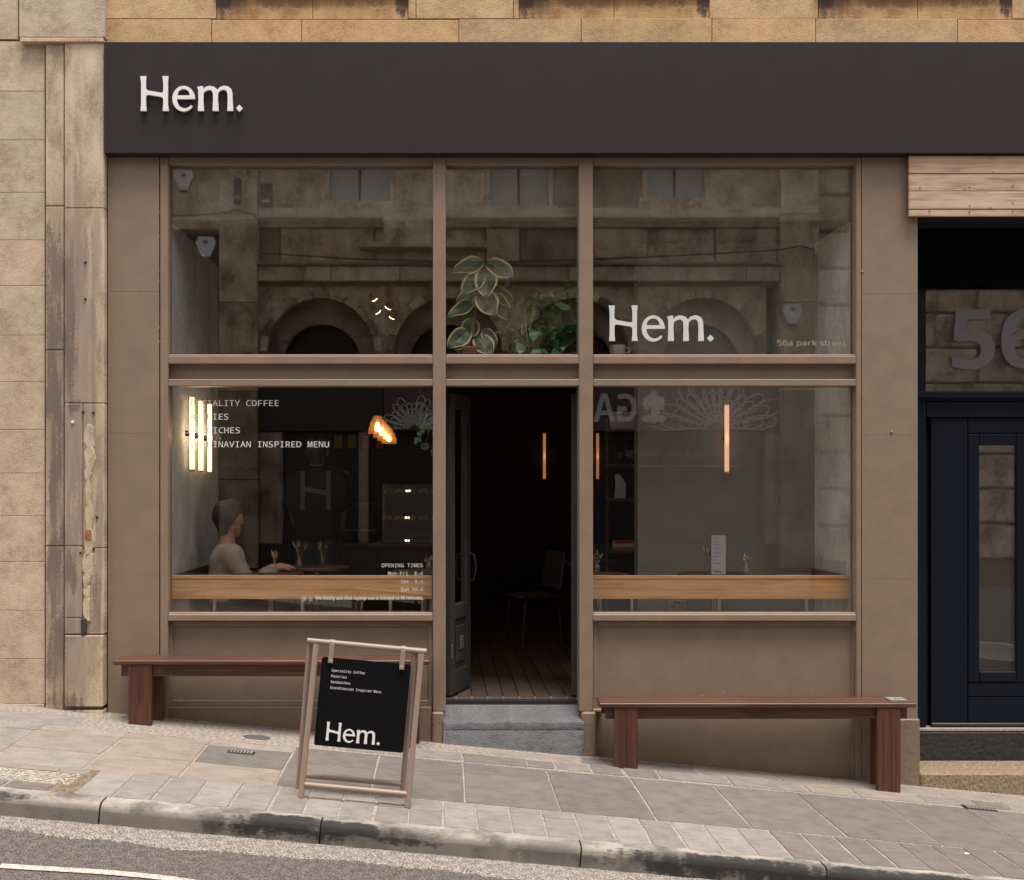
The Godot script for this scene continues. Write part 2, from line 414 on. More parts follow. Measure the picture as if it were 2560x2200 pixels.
	M.black_step = mat(lin(0.022, 0.022, 0.024), 0.55, T.rough, Vector3.ONE * 2.0, T.stone_b, 0.6)
	M.granite = mat(lin(0.5, 0.4, 0.29), 0.8, T.granite, Vector3.ONE * 3.0, T.granite, 0.3)
	M.frost = mat(lin(0.13, 0.125, 0.13), 0.7)
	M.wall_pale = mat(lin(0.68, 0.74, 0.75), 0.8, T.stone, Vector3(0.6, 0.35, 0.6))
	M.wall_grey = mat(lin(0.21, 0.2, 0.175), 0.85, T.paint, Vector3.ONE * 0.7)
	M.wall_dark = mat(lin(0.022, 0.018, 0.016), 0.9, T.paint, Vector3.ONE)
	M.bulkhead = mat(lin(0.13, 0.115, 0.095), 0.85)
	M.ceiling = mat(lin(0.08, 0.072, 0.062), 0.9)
	M.shop_black = mat(lin(0.02, 0.019, 0.018), 0.5)
	M.chair = mat(lin(0.035, 0.022, 0.013), 0.6)
	M.steel = mat(lin(0.5, 0.5, 0.5), 0.3); M.steel.metallic = 1.0
	M.iron = mat(lin(0.12, 0.12, 0.12), 0.6, T.rough, Vector3.ONE * 4.0)
	M.slate = mat(lin(0.2, 0.22, 0.21), 0.7)
	M.shade_blue = mat(lin(0.12, 0.13, 0.13), 0.7)

# ---------------------------------------------------------------- ground
func G(px: float, py: float) -> Vector3:    # photo pixel on the pavement
	var d := EYE * F / ((py - VY) - SLOPE * (px - VX))
	var p := S(px, py, DIST - d)
	return Vector3(p.x, gy(p.x), p.z)
func jit(r: float) -> float: return rng.randf_range(-r, r)
func flag(p: Node3D, n: String, x0: float, x1: float, z0: float, z1: float, m: Material, gap := 0.008, j := 0.004, top := 0.0):
	var g := gap / 2.0
	var poly := [Vector2(x0 + g + jit(j), z0 + g + jit(j)), Vector2((x0 + x1) / 2 + jit(0.02), z0 + g + jit(j)), Vector2(x1 - g + jit(j), z0 + g + jit(j)), Vector2(x1 - g + jit(j), (z0 + z1) / 2), Vector2(x1 - g + jit(j), z1 - g + jit(j)), Vector2((x0 + x1) / 2, z1 - g + jit(j)), Vector2(x0 + g + jit(j), z1 - g + jit(j)), Vector2(x0 + g + jit(j), (z0 + z1) / 2)]
	var c := Vector2((x0 + x1) / 2, (z0 + z1) / 2)
	for i in poly.size(): poly[i] -= c
	var o := local(p, n, slab(poly, 0.045, 0.0035), m, Vector3(c.x, top + jit(0.0012), c.y))
	o.rotation = Vector3(jit(0.002), 0, jit(0.002))
func ground():
	var tilt := -atan(SLOPE)
	var pv := structure("pavement"); pv.rotation.z = tilt
	local(pv, "mortar_bed", bx(Vector3(50, 0.2, 1.87), 0.0), M.mortar, Vector3(0, -0.1055, 0.935))
	local(pv, "mortar_strip", bx(Vector3(50, 0.03, 0.50), 0.0), M.sand, Vector3(0, -0.0165, 0.25))
	# big slabs, two or three rows
	var j0 := 0.127
	for k in range(-8, 9):
		var x0 := j0 + 0.521 * k
		var x1 := x0 + 0.521
		if x0 < -0.95:
			var rows := [0.50, 0.64, 1.06, 1.415]
			for r in 3: flag(pv, "paving_slab", x0, x1, rows[r], rows[r + 1], M["flag2"] if (k == -3 and r == 1) else M["warm%d" % rng.randi_range(0, 3)], 0.012 if r > 0 else 0.009, 0.004)
		elif k in [-2, -1, 0]:
			var zm: float = [0.86, 0.80, 0.74][k + 2]
			flag(pv, "paving_slab", x0, x1, 0.50, zm, M["flag%d" % rng.randi_range(0, 2)], 0.013)
			flag(pv, "paving_slab", x0, x1, zm, 1.39, M["flag%d" % rng.randi_range(0, 2)], 0.013)
		else:
			flag(pv, "paving_slab", x0, x1, 0.50, 1.39, M["flag%d" % rng.randi_range(0, 3)], 0.011)
	# narrow blocks along the kerb
	var x := -1.86
	while x < 4.0:
		var w := 0.196 if x < -1.0 else 0.1765
		var m: Material = M["pale%d" % rng.randi_range(0, 3)] if x < -0.98 else M["flag%d" % rng.randi_range(0, 3)] if x > 1.6 else M["pale%d" % rng.randi_range(1, 3)]
		if x < -0.8 or x > 0.7: flag(pv, "paving_block", x, x + w, 1.40, 1.862, m, 0.014)
		else:
			var zz := 1.55 + 0.05 * sin(x * 30.0)
			flag(pv, "paving_block", x, x + w, 1.40, zz, m, 0.014)
			flag(pv, "paving_block", x, x + w, zz - 0.006, 1.862, M["pale%d" % rng.randi_range(1, 3)], 0.014)
		x += w
	# old patch near the kerb at the upper end
	for a in [[-2.06, -1.9], [-2.6, -2.06], [-3.2, -2.6], [-3.9, -3.2]]: flag(pv, "paving_slab", a[0], a[1], 1.42, 1.51, M["warm%d" % rng.randi_range(0, 3)], 0.01)
	for a in [[-2.22, -1.99], [-2.5, -2.22], [-2.82, -2.5], [-3.2, -2.82], [-3.6, -3.2]]: flag(pv, "paving_block", a[0], a[1], 1.73, 1.862, M["flag%d" % rng.randi_range(0, 2)], 0.014)
	local(pv, "earth_patch", bx(Vector3(0.16, 0.02, 0.45), 0.0), M.earth, Vector3(-1.915, -0.0145, 1.635))
	var st := begin()
	for i in 62:
		for k in 8:
			var c := Vector3(-3.62 + i * 0.0275 + jit(0.006) + (0.012 if k % 2 else 0.0), -0.004 + jit(0.002), 1.528 + k * 0.0255 + jit(0.004))
			var sx := 0.011 + jit(0.002)
			var sz := 0.0095 + jit(0.002)
			var t := [c + Vector3(-sx, 0.002, -sz) * 0.8, c + Vector3(sx, 0.002, -sz) * 0.8, c + Vector3(sx, 0.002, sz) * 0.8, c + Vector3(-sx, 0.002, sz) * 0.8]
			var b := [c + Vector3(-sx, -0.01, -sz), c + Vector3(sx, -0.01, -sz), c + Vector3(sx, -0.01, sz), c + Vector3(-sx, -0.01, sz)]
			quad(st, t[0], t[1], t[2], t[3])
			for q in 4: quad(st, b[q], b[(q + 1) % 4], t[(q + 1) % 4], t[q])
	var peb := local(pv, "pebbles", done(st), offset(mat(lin(0.5, 0.47, 0.42), 0.9, T.rough, Vector3.ONE * 1.5), 3.0)); peb.set_meta("kind", "stuff")
	# uneven setts along the foot of the shopfront
	x = -0.62
	while x < 4.0:
		var w := rng.randf_range(0.16, 0.5)
		flag(pv, "sett", x, x + w, 0.27 + jit(0.02), 0.47 + jit(0.012), M[["warm0", "flag1", "warm2", "pale3", "flag3"][rng.randi_range(0, 4)]], 0.02, 0.008, 0.004)
		x += w
	x = 0.3
	while x < 3.4:
		var w := rng.randf_range(0.3, 0.8)
		flag(pv, "sett", x, x + w, 0.05 + jit(0.015), 0.25 + jit(0.015), M[["warm0", "flag1", "warm2", "pale3"][rng.randi_range(0, 3)]], 0.03, 0.012, 0.0015)
		x += w
	for a in [[-4.0, -2.98], [-2.96, -2.3]]: flag(pv, "paving_slab", a[0], a[1], 0.2, 0.49, M["pale%d" % rng.randi_range(0, 2)], 0.02, 0.01, 0.002)
	# kerb
	var kb := structure("kerb"); kb.rotation.z = tilt
	var dark := Color(0.16, 0.155, 0.155)
	var kspots := [[0.02, 0.55, 0.06, 0.16, 0.9, dark], [0.13, 0.45, 0.04, 0.08, 0.85, dark], [0.305, 0.66, 0.012, 0.2, 0.6, dark], [0.37, 0.58, 0.062, 0.24, 0.97, dark], [0.36, 0.5, 0.05, 0.2, 0.9, dark], [0.43, 0.56, 0.035, 0.16, 0.8, dark],
		[0.55, 0.6, 0.03, 0.2, 0.5, Color(0.28, 0.27, 0.26)], [0.66, 0.62, 0.03, 0.25, 0.9, dark], [0.72, 0.58, 0.06, 0.24, 0.98, dark], [0.82, 0.6, 0.07, 0.25, 0.98, dark], [0.93, 0.6, 0.08, 0.26, 0.97, dark], [0.77, 0.58, 0.05, 0.22, 0.95, dark], [0.88, 0.58, 0.06, 0.22, 0.95, dark], [0.4, 0.5, 0.03, 0.14, 0.9, dark]]
	for q in 9: kspots.append([0.64 + 0.05 * q, 0.6, 0.045, 0.2, 0.9, dark])
	for q in kspots:
		q[1] -= 0.07; q[3] += 0.06
	for q in 9: kspots.push_front([0.06 + 0.11 * q, 0.72, 0.09, 0.26, 0.6, Color(0.43, 0.405, 0.38)])
	T.kerb = stain_tex(1536, 160, [0.0, Color(0.38, 0.36, 0.34), 0.45, Color(0.55, 0.52, 0.495), 1.0, Color(0.68, 0.645, 0.62)], kspots, 301, 1.0)
	M.kerb = uv_mat(T.kerb, 0.85)
	var prof := [Vector2(1.868, -0.3), Vector2(1.868, -0.004), Vector2(1.873, 0.0), Vector2(1.955, 0.0), Vector2(1.975, -0.006), Vector2(1.987, -0.02), Vector2(1.99, -0.04), Vector2(1.99, -0.3)]
	var joints := [-16.0, -8.0, -4.05, -2.85, -1.683, -0.598, 0.684, 1.894, 3.12, 4.3, 9.0, 16.0]
	for i in joints.size() - 1:
		var s2 := begin()
		var u0: float = joints[i] + 0.004
		var u1: float = joints[i + 1] - 0.004
		var n := int(clampf((u1 - u0) / 0.06, 4, 24))
		var run := 0.0
		for q in prof.size() - 1:
			var len2: float = (prof[q + 1] - prof[q]).length()
			if q == 0: len2 = 0.0
			s2.set_smooth_group(1 if q >= 3 and q < 6 else -1)
			for k in n:
				var a := lerpf(u0, u1, float(k) / n)
				var b := lerpf(u0, u1, float(k + 1) / n)
				var pts := [[a, q], [a, q + 1], [b, q + 1], [a, q], [b, q + 1], [b, q]]
				for pp in pts:
					var wob := 0.0035 * sin(pp[0] * 23.0 + i) + 0.0025 * sin(pp[0] * 57.0)
					var pr: Vector2 = prof[pp[1]]
					s2.set_uv(Vector2((pp[0] + 3.2) / 6.8, (run + (len2 if pp[1] > q else 0.0)) / 0.27))
					s2.add_vertex(Vector3(pp[0], pr.y + (wob * 0.6 if pp[1] > 0 and pp[1] < 7 else 0.0), pr.x + (wob if pp[1] >= 4 else 0.0)))
			run += len2
		for e2 in [[u0, false], [u1, true]]:
			for k in range(1, prof.size() - 1):
				var tri := [prof[0], prof[k], prof[k + 1]]
				if e2[1]: tri = [prof[0], prof[k + 1], prof[k]]
				for v in tri: s2.set_uv(Vector2(0.1, 0.1)); s2.add_vertex(Vector3(e2[0], v.y, v.x))
		local(kb, "kerb_stone", done(s2), M.kerb)
	# road
	var rd := structure("road"); rd.rotation.z = tilt
	local(rd, "asphalt", bx(Vector3(60, 0.2, 5.31), 0.0), M.road, Vector3(0, -0.215, 4.645))
	var s3 := begin()
	var steps := 700
	for k in steps:
		var edge := func(t: int) -> float: return 2.19 + 0.02 * sin(t * 0.053) + 0.012 * sin(t * 0.17 + 1.0) + 0.006 * sin(t * 1.3) + 0.012 * sin(t * t * 0.37)
		var a := -5.0 + 10.0 * k / steps
		var b := -5.0 + 10.0 * (k + 1) / steps
		var h := -0.108
		quad(s3, Vector3(a, h + 0.004, 1.985), Vector3(b, h + 0.004, 1.985), Vector3(b, h, edge.call(k + 1) - 0.03), Vector3(a, h, edge.call(k) - 0.03))
		quad(s3, Vector3(a, h, edge.call(k) - 0.03), Vector3(b, h, edge.call(k + 1) - 0.03), Vector3(b, h - 0.0085, edge.call(k + 1)), Vector3(a, h - 0.0085, edge.call(k)))
	local(rd, "gutter", done(s3), M.gutter)
	# a worn white line that bends away
	var s4 := begin()
	var pts2 := []
	for p in [[5, 2167], [100, 2173], [190, 2178], [280, 2184], [360, 2191], [440, 2200], [540, 2216], [640, 2238]]:
		var d: float = (EYE + 0.115) * F / ((p[1] - VY) - SLOPE * (p[0] - VX))
		pts2.append(Vector2((p[0] - VX) * d / F * 1.004, DIST - d))
	for i in pts2.size() - 1:
		var a: Vector2 = pts2[i]
		var b: Vector2 = pts2[i + 1]
		var w := 0.028
		quad(s4, Vector3(a.x, -0.110, a.y - w), Vector3(b.x, -0.110, b.y - w), Vector3(b.x, -0.110, b.y + w), Vector3(a.x, -0.110, a.y + w))
	local(rd, "painted_line", done(s4), M.line)
	var pv2 := structure("far_pavement"); pv2.rotation.z = tilt
	local(pv2, "paving", bx(Vector3(50, 0.3, 2.4), 0.01), M.warm1, Vector3(0, -0.14, 8.5))

# ---------------------------------------------------------------- stone fronts
func stone(p: Node3D, n: String, sx0: float, sy0: float, sx1: float, sy1: float, zf: float, m: Material, gap := 0.005, zb := -0.15, uv := Rect2(0, 0, 1, 1), bevel := 0.0025):
	var a := S(sx0, sy0, zf)
	var b := S(sx1, sy1, zf)
	var g := gap / 2
	span(p, n, Vector3(a.x + g, a.y - g, zf), Vector3(b.x - g, b.y + g, zb), m, bevel, uv)
func stone_front():
	var w := thing("ashlar_wall", "pale ashlar stone wall with thin level joints beside the weathered pilaster", "wall", Vector3(-3.3, 0.25, 0))
	var ys := [103, 228, 350, 481, 600, 714, 838, 955, 1074, 1183, 1290, 1404, 1526, 1647, 1760]
	span(w, "mortar", Vector3(-5.0, -0.1, 0.012), Vector3(-2.66, 4.55, -0.2), M.joint, 0.0)
	for i in ys.size() - 1:
		stone(w, "stone_block", -330, ys[i], 112, ys[i + 1], 0.02, M["ashlar%d" % rng.randi_range(0, 3)], 0.002, -0.1)
		stone(w, "stone_block", -760, ys[i], -330, ys[i + 1], 0.02, M["ashlar%d" % rng.randi_range(0, 3)], 0.005, -0.1)
	stone(w, "base_stone", -400, 1760, 111, 1860, 0.026, M.ashlar2, 0.004, -0.1)
	stone(w, "stone_block", -500, -420, 46, 99, 0.022, M.ashlar1, 0.006, -0.1)
	# pilaster
	var p := thing("stone_pilaster", "weathered stone pilaster with dark soot streaks and a broken vertical rib", "pilaster", Vector3(-2.5, 0.23, 0.0))
	var dk := Color(0.44, 0.38, 0.345)
	var dk2 := Color(0.53, 0.465, 0.425)
	var sp := [[0.4, 0.5, 0.5, 0.3, 0.7, dk2], [0.4, 0.85, 0.45, 0.18, 0.7, dk2], [0.14, 0.36, 0.16, 0.1, 0.8, dk], [0.16, 0.48, 0.18, 0.1, 0.9, dk], [0.14, 0.58, 0.17, 0.09, 0.9, dk], [0.16, 0.7, 0.15, 0.1, 0.75, dk], [0.42, 0.37, 0.11, 0.09, 0.7, dk], [0.42, 0.47, 0.11, 0.08, 0.9, dk], [0.46, 0.54, 0.12, 0.01, 0.9, dk],
		[0.15, 0.8, 0.15, 0.1, 0.8, dk], [0.18, 0.91, 0.15, 0.07, 0.8, dk], [0.42, 0.79, 0.14, 0.03, 0.9, dk], [0.45, 0.86, 0.12, 0.03, 0.8, dk2], [0.8, 0.5, 0.05, 0.13, 0.7, dk2], [0.85, 0.32, 0.08, 0.08, 0.45, dk2], [0.55, 0.3, 0.14, 0.1, 0.5, dk2], [0.9, 0.72, 0.07, 0.1, 0.7, dk2], [0.85, 0.84, 0.1, 0.06, 0.7, dk], [0.5, 0.62, 0.1, 0.05, 0.5, dk2], [0.3, 0.98, 0.3, 0.02, 0.8, dk]]
	T.pil = stain_tex(160, 1536, [0.0, Color(0.58, 0.51, 0.44), 0.5, Color(0.715, 0.64, 0.56), 1.0, Color(0.8, 0.73, 0.65)], sp, 501, 1.1)
	M.pil = uv_mat(T.pil, 0.92)
	var pr := func(n: String, x0: float, y0: float, x1: float, y1: float, z: float, gap := 0.004):
		stone(p, n, x0, y0, x1, y1, z, M.pil, gap, -0.12, Rect2((x0 - 113.0) / 150.0, (y0 - 100.0) / 1690.0, (x1 - x0) / 150.0, (y1 - y0) / 1690.0), 0.006)
	span(p, "core", Vector3(-2.63, -0.1, 0.03), Vector3(-2.265, 4.6, -0.15), M.joint, 0.0)
	for a in [[100, 515], [515, 875], [875, 1365], [1365, 1800]]: pr.call("edge_stone", 113, a[0], 160, a[1], 0.045)
	for a in [[104, 520], [520, 1008]]: pr.call("shaft_stone", 161, a[0], 261, a[1], 0.056, 0.002)
	for a in [[1008, 1365], [1365, 1545], [1545, 1586]]: pr.call("shaft_stone", 161, a[0], 206, a[1], 0.06, 0.002)
	for a in [[1008, 1370], [1370, 1586]]: pr.call("shaft_stone", 206.5, a[0], 261, a[1], 0.056, 0.002)
	pr.call("plinth_stone", 160, 1588, 258, 1768, 0.075)
	pr.call("plinth_stone", 158, 1775, 258, 1830, 0.07)
	# the broken rib: ragged lumps left on the shaft
	var y := 1060.0
	while y < 1555.0:
		var h := rng.randf_range(30, 80)
		var x0 := 207 + rng.randf_range(0, 6)
		var x1 := 232 + rng.randf_range(-6, 8)
		if y > 1350: x0 -= 5; x1 -= 3
		var a := S(x0, y, 0.06)
		var b := S(x1, minf(y + h, 1556), 0.06)
		var st := begin()
		var c := Vector3((a.x + b.x) / 2, (a.y + b.y) / 2, 0.058)
		var n := 9
		for i in n:
			var t0 := TAU * i / n
			var t1 := TAU * (i + 1) / n
			var rr := func(t: float) -> Vector3: return Vector3(cos(t) * (b.x - a.x) * 0.5 * (0.95 + 0.2 * sin(t * 3 + y)), sin(t) * (a.y - b.y) * 0.56 * (1 + 0.1 * cos(t * 4 + y)), 0)
			var lift := 0.006 + 0.002 * sin(y)
			var p0: Vector3 = rr.call(t0)
			var p1: Vector3 = rr.call(t1)
			var m0 := p0 * 0.86 + Vector3(0, 0, lift * (0.8 + 0.3 * sin(t0 * 2)))
			var m1 := p1 * 0.86 + Vector3(0, 0, lift * (0.8 + 0.3 * sin(t1 * 2)))
			quad(st, p0, m0, m1, p1)
			for v in [m0, Vector3(0.002, 0.003, lift * 1.1), m1]: st.add_vertex(v)
		part(p, "broken_rib", done(st), M["ashlar%d" % rng.randi_range(0, 3)], c)
		y += h * 0.8
	var patch := S(221, 1337, 0.06)
	span(p, "brick_patch", patch + Vector3(-0.02, -0.036, 0.0), patch + Vector3(0.022, 0.036, 0.011), mat(lin(0.42, 0.17, 0.09), 0.9, T.rough, Vector3.ONE * 4), 0.006)
	var pipe := S(210, 1566, 0.06)
	part(p, "pipe_stub", tube([pipe + Vector3(0, 0.05, 0.0) - pipe, Vector3(0.004, 0.0, 0.008), Vector3(0, -0.05, 0.004)], 0.022, 0.018, 9), mat(lin(0.05, 0.05, 0.052), 0.6, T.rough, Vector3.ONE * 4), pipe)
	for a in [[242, 1293], [234, 1373], [201, 1382], [213, 748], [213, 656], [233, 1032], [208, 1030]]: part(p, "fixing_hole", lathe([Vector2(0.002, -0.003), Vector2(0.009, -0.002), Vector2(0.007, 0.005), Vector2(0.0, 0.005)], 8), M.soot, S(a[0], a[1], 0.06), Vector3(PI / 2, 0, 0))
	part(p, "fixing_plug", lathe([Vector2(0.0, -0.004), Vector2(0.012, -0.004), Vector2(0.01, 0.003), Vector2(0.0, 0.004)], 12), M.vinyl, S(181, 1056, 0.065), Vector3(PI / 2, 0, 0))
	stone(p, "ledge", 50, 94, 258, 104, 0.075, M.ashlar3, 0.0, -0.1)
	stone(p, "cap_stone", 47, -420, 262, 93, 0.055, M.ashlar2, 0.004, -0.12)
	# upper storey
	var u := thing("upper_storey", "honey coloured stone wall with sooty aprons under sills above the dark sign", "building", Vector3(1.0, 4.55, 0))
	span(u, "backing", Vector3(-2.25, 4.15, -0.022), Vector3(6.0, 6.2, -0.4), M.joint_light, 0.0)
	var low := [263, 529, 754, 1147, 1453, 1780, 2039, 2394, 2700, 2980]
	for i in low.size() - 1: stone(u, "stone_block", low[i], 47 + 2 * sin(i), low[i + 1], 150, 0.0, M["upper%d" % [0, 1, 1, 2, 0, 1, 2, 1, 3][i]], 0.004, -0.2)
	var ap := [[541, 782, 1020], [1298, 1535, 1773], [2046, 2294, 2530]]
	for a in [[263, 541], [1020, 1040], [1040, 1284], [1284, 1298], [1773, 2046], [2530, 2980]]: stone(u, "stone_block", a[0], -560, a[1], 47, 0.0, M["upper%d" % rng.randi_range(2, 3)], 0.004, -0.2)
	var sd := Color(0.34, 0.28, 0.24)
	var om := Color(0.6, 0.43, 0.28)
	T.apron = stain_tex(512, 64, [0.0, Color(0.64, 0.49, 0.34), 0.5, Color(0.75, 0.6, 0.43), 1.0, Color(0.8, 0.66, 0.49)], [[0.5, 0.0, 0.55, 0.5, 0.75, om], [0.02, 0.2, 0.05, 0.9, 0.95, sd], [0.99, 0.1, 0.06, 0.7, 0.95, sd], [0.35, 0.0, 0.14, 0.6, 0.7, Color(0.5, 0.38, 0.28)], [0.72, 0.0, 0.2, 0.45, 0.6, Color(0.5, 0.38, 0.28)], [0.1, 0.1, 0.08, 0.9, 0.6, sd]], 701, 0.6)
	M.apron = uv_mat(T.apron, 0.9, T.stone_b, 0.2)
	for a in ap:
		stone(u, "apron_stone", a[0], -16, a[1], 49, -0.003, M.apron, 0.003, -0.2, Rect2(0, 0, 0.5, 1))
		stone(u, "apron_stone", a[1], -16, a[2], 49, -0.003, M.apron, 0.003, -0.2, Rect2(0.5, 0, 0.5, 1))
		stone(u, "window_sill", a[0] - 6, -58, a[2] + 6, -17, 0.03, M.upper2, 0.0, -0.2)
		stone(u, "window_pane", a[0] + 20, -470, a[2] - 20, -58, -0.018, M.soot, 0.0, -0.1)

# ---------------------------------------------------------------- the shopfront
func pane_mesh(w: float, h: float) -> ArrayMesh:   # two panes, the rear one added to strengthen the mirrored street
	var st := SurfaceTool.new(); st.begin(Mesh.PRIMITIVE_TRIANGLES)
	st.append_from(bx(Vector3(w, h, 0.005), 0.0), 0, Transform3D(Basis(), Vector3(0, 0, 0)))
	st.append_from(bx(Vector3(w, h, 0.005), 0.0), 0, Transform3D(Basis(), Vector3(0, 0, -0.02)))
	return st.commit()
func pane(p: Node3D, x0: float, y0: float, x1: float, y1: float) -> MeshInstance3D:
	var a := D(x0, y0)
	var b := D(x1, y1)
	return part(p, "glass_pane", pane_mesh(b.x - a.x + 0.02, a.y - b.y + 0.02), M.glass, Vector3((a.x + b.x) / 2, (a.y + b.y) / 2, -0.055))
func letters(p: Node3D, s: String, sx: float, sy: float, px_cap: float, m: Material, z := -0.0515, mono := true, bold := false, width := 0.0, n := "lettering"):   # baseline left at photo pixel; px_cap is the height of capitals
	var k := (DIST - z) / F
	var t := text(s, px_cap * k / 0.714, mono, bold, 0.0016)
	var o := part(p, n, t, m, S(sx, sy, z + 0.0008))
	var bb := t.get_aabb()
	var sc := 1.0
	if width > 0.0: sc = width * k / bb.size.x
	o.scale = Vector3(sc, 1, 1)
	# its own baseline sits at the line's descent; move the ink to where the photo has it
	var probe := text("H", px_cap * k / 0.714, mono, bold, 0.0016).get_aabb()
	o.position -= Vector3(bb.position.x * sc, probe.position.y, 0)
func shopfront():
	var s := thing("cafe_shopfront", "taupe painted timber cafe shopfront with six framed openings under the dark sign", "shopfront", Vector3(0.5, -0.05, 0))
	var B: Material = M.brown
	# pilasters faced with sheets
	var yl := [313, 590, 877, 1166, 1475]
	for i in 4:
		var a := D(218, yl[i]); var b := D(322, yl[i + 1])
		span(s, "pilaster_panel", Vector3(a.x, a.y - 0.0003, 0), Vector3(b.x, b.y + 0.0003, -0.02), B, 0.0015)
	var yr := [313, 595, 881, 1173, 1455]
	for i in 4:
		var a := D(1744, yr[i]); var b := D(1857, yr[i + 1])
		span(s, "pilaster_panel", Vector3(a.x, a.y - 0.0003, 0), Vector3(b.x, b.y + 0.0003, -0.02), B, 0.0015)
	face(s, "pilaster_core", 219, 300, 323, 1500, -0.021, -0.5, B, 0.0)
	face(s, "pilaster_core", 1744, 300, 1856, 1640, -0.021, -0.5, B, 0.0)
	face(s, "plinth_block", 1780, 1455, 1862, 1640, 0.012, -0.02, M.brown_old, 0.008)
	face(s, "plinth_block", 1743, 1455, 1779, 1640, 0.0, -0.02, M.brown_old, 0.003)
	# posts and rails
	face(s, "post", 324, 318, 340, 1490, 0.004, -0.11, B, 0.004)
	face(s, "post", 1733, 318, 1743, 1640, 0.004, -0.11, B, 0.004)
	face(s, "mullion", 876, 318, 902, 1440, 0.004, -0.13, B, 0.005)
	face(s, "mullion", 1172, 318, 1200, 1440, 0.004, -0.13, B, 0.005)
	face(s, "plinth_block", 874, 1441, 899, 1540, 0.02, -0.13, M.brown_old, 0.012)
	face(s, "plinth_block", 1177, 1441, 1207, 1580, 0.02, -0.13, M.brown_old, 0.012)
	var bays := [[340, 876], [902, 1172], [1200, 1733]]
	for b in bays:
		face(s, "head_rail", b[0], 312, b[1], 333, -0.004, -0.11, B, 0.004)
		face(s, "transom_rail", b[0], 720, b[1], 736, 0.0, -0.11, B, 0.004)
		face(s, "transom_bead", b[0] + 0.5, 717, b[1] - 0.5, 721.5, -0.012, -0.045, B, 0.004)
		face(s, "transom_panel", b[0], 736, b[1], 767, -0.058, -0.078, B, 0.0)
		face(s, "transom_rail", b[0], 767, b[1], 781, 0.0, -0.11, B, 0.004)
	face(s, "head_band", 322, 296, 1744, 313, -0.012, -0.11, B, 0.0)
	for k in [0, 2]:
		var b: Array = bays[k]
		face(s, "sill", b[0], 1243, b[1], 1257, 0.012, -0.11, B, 0.005)
		face(s, "sill_bead", b[0] + 0.5, 1239.5, b[1] - 0.5, 1243.5, -0.004, -0.045, B, 0.004)
		# stall riser: recessed field with a raised edge
		var bot := 1440.0 if k == 0 else 1640.0
		face(s, "riser_back", b[0], 1257, b[1], bot, -0.05, -0.09, B, 0.0)
		var fr := [10.0, 10.0]
		face(s, "riser_stile", b[0], 1257, b[0] + 9, bot if k == 1 else (1430.0 if k == 0 else 1446.0), -0.035, -0.05, B, 0.003)
		face(s, "riser_stile", b[1] - 9, 1257, b[1], 1430.0 if k == 0 else 1640.0, -0.035, -0.05, B, 0.003)
		face(s, "riser_rail", b[0] + 9.2, 1257, b[1] - 9.2, 1268, -0.035, -0.05, B, 0.003)
		if k == 0:
			face(s, "riser_rail", b[0] + 9.2, 1417, b[1] - 9.2, 1430, -0.035, -0.05, B, 0.003)
			face(s, "riser_base", b[0], 1431, b[1] - 2.5, 1530, -0.01, -0.09, M.brown_old, 0.004)
		else:
			face(s, "riser_ledge", b[0], 1436, b[0] + 20, 1441, 0.0, -0.05, B, 0.003)
	# glass
	var p1 := pane(s, 340, 332, 876, 719)
	var p2 := pane(s, 902, 332, 1172, 719)
	var p3 := pane(s, 1200, 332, 1733, 719)
	var p4 := pane(s, 340, 780, 876, 1241)
	var p5 := pane(s, 1200, 780, 1733, 1241)
	part(p3, "wordmark", hem(89.7 / 375.0, 0.002), M.vinyl, S(1521.7, 852.6, -0.0512))
	letters(p3, "56a park street", 1943, 864, 13.5, M.gold, -0.0515, false, false, 172)
	var ly := [1015, 1049, 1083, 1118]
	var lt := ["SPECIALITY COFFEE", "PASTRIES", "SANDWICHES", "SCANDINAVIAN INSPIRED MENU"]
	var lw := [234, 108, 137, 360]
	for i in 4: letters(p4, lt[i], 462.5, ly[i], 14.5, M.vinyl, -0.0515, true, false, lw[i])
	letters(p4, "OPENING TIMES", 954, 1418, 9.0, M.vinyl, -0.0515, true, true, 103)
	letters(p4, "Mon-Fri  8-4", 970, 1438, 9.0, M.vinyl, -0.0515, true, true, 87)
	letters(p4, "Sat  9-4", 1002, 1458, 9.0, M.vinyl, -0.0515, true, false, 55)
	letters(p4, "Sun 10-4", 1002, 1478, 9.0, M.vinyl, -0.0515, true, false, 55)
	letters(p4, "We kindly ask that laptop use is limited to 90 minutes.", 789, 1499, 9.0, M.vinyl, -0.0515, false, true, 270)
	icons(p4)
	# little fixings in the paint
	for a in [[1804, 874, 0.011], [1744, 550, 0.009]]: part(s, "bolt_head", lathe([Vector2(a[2], -0.001), Vector2(a[2], 0.003), Vector2(a[2] * 0.6, 0.008), Vector2(0.0, 0.009)], 12), B, D(a[0], a[1], 0.0), Vector3(PI / 2, 0, 0))
	for yy in [431, 480, 548, 570, 664, 692]: part(s, "nail_head", lathe([Vector2(0.006, -0.001), Vector2(0.004, 0.004), Vector2(0.0, 0.005)], 8), B, D(323.5, yy, 0.003), Vector3(PI / 2, 0, 0))
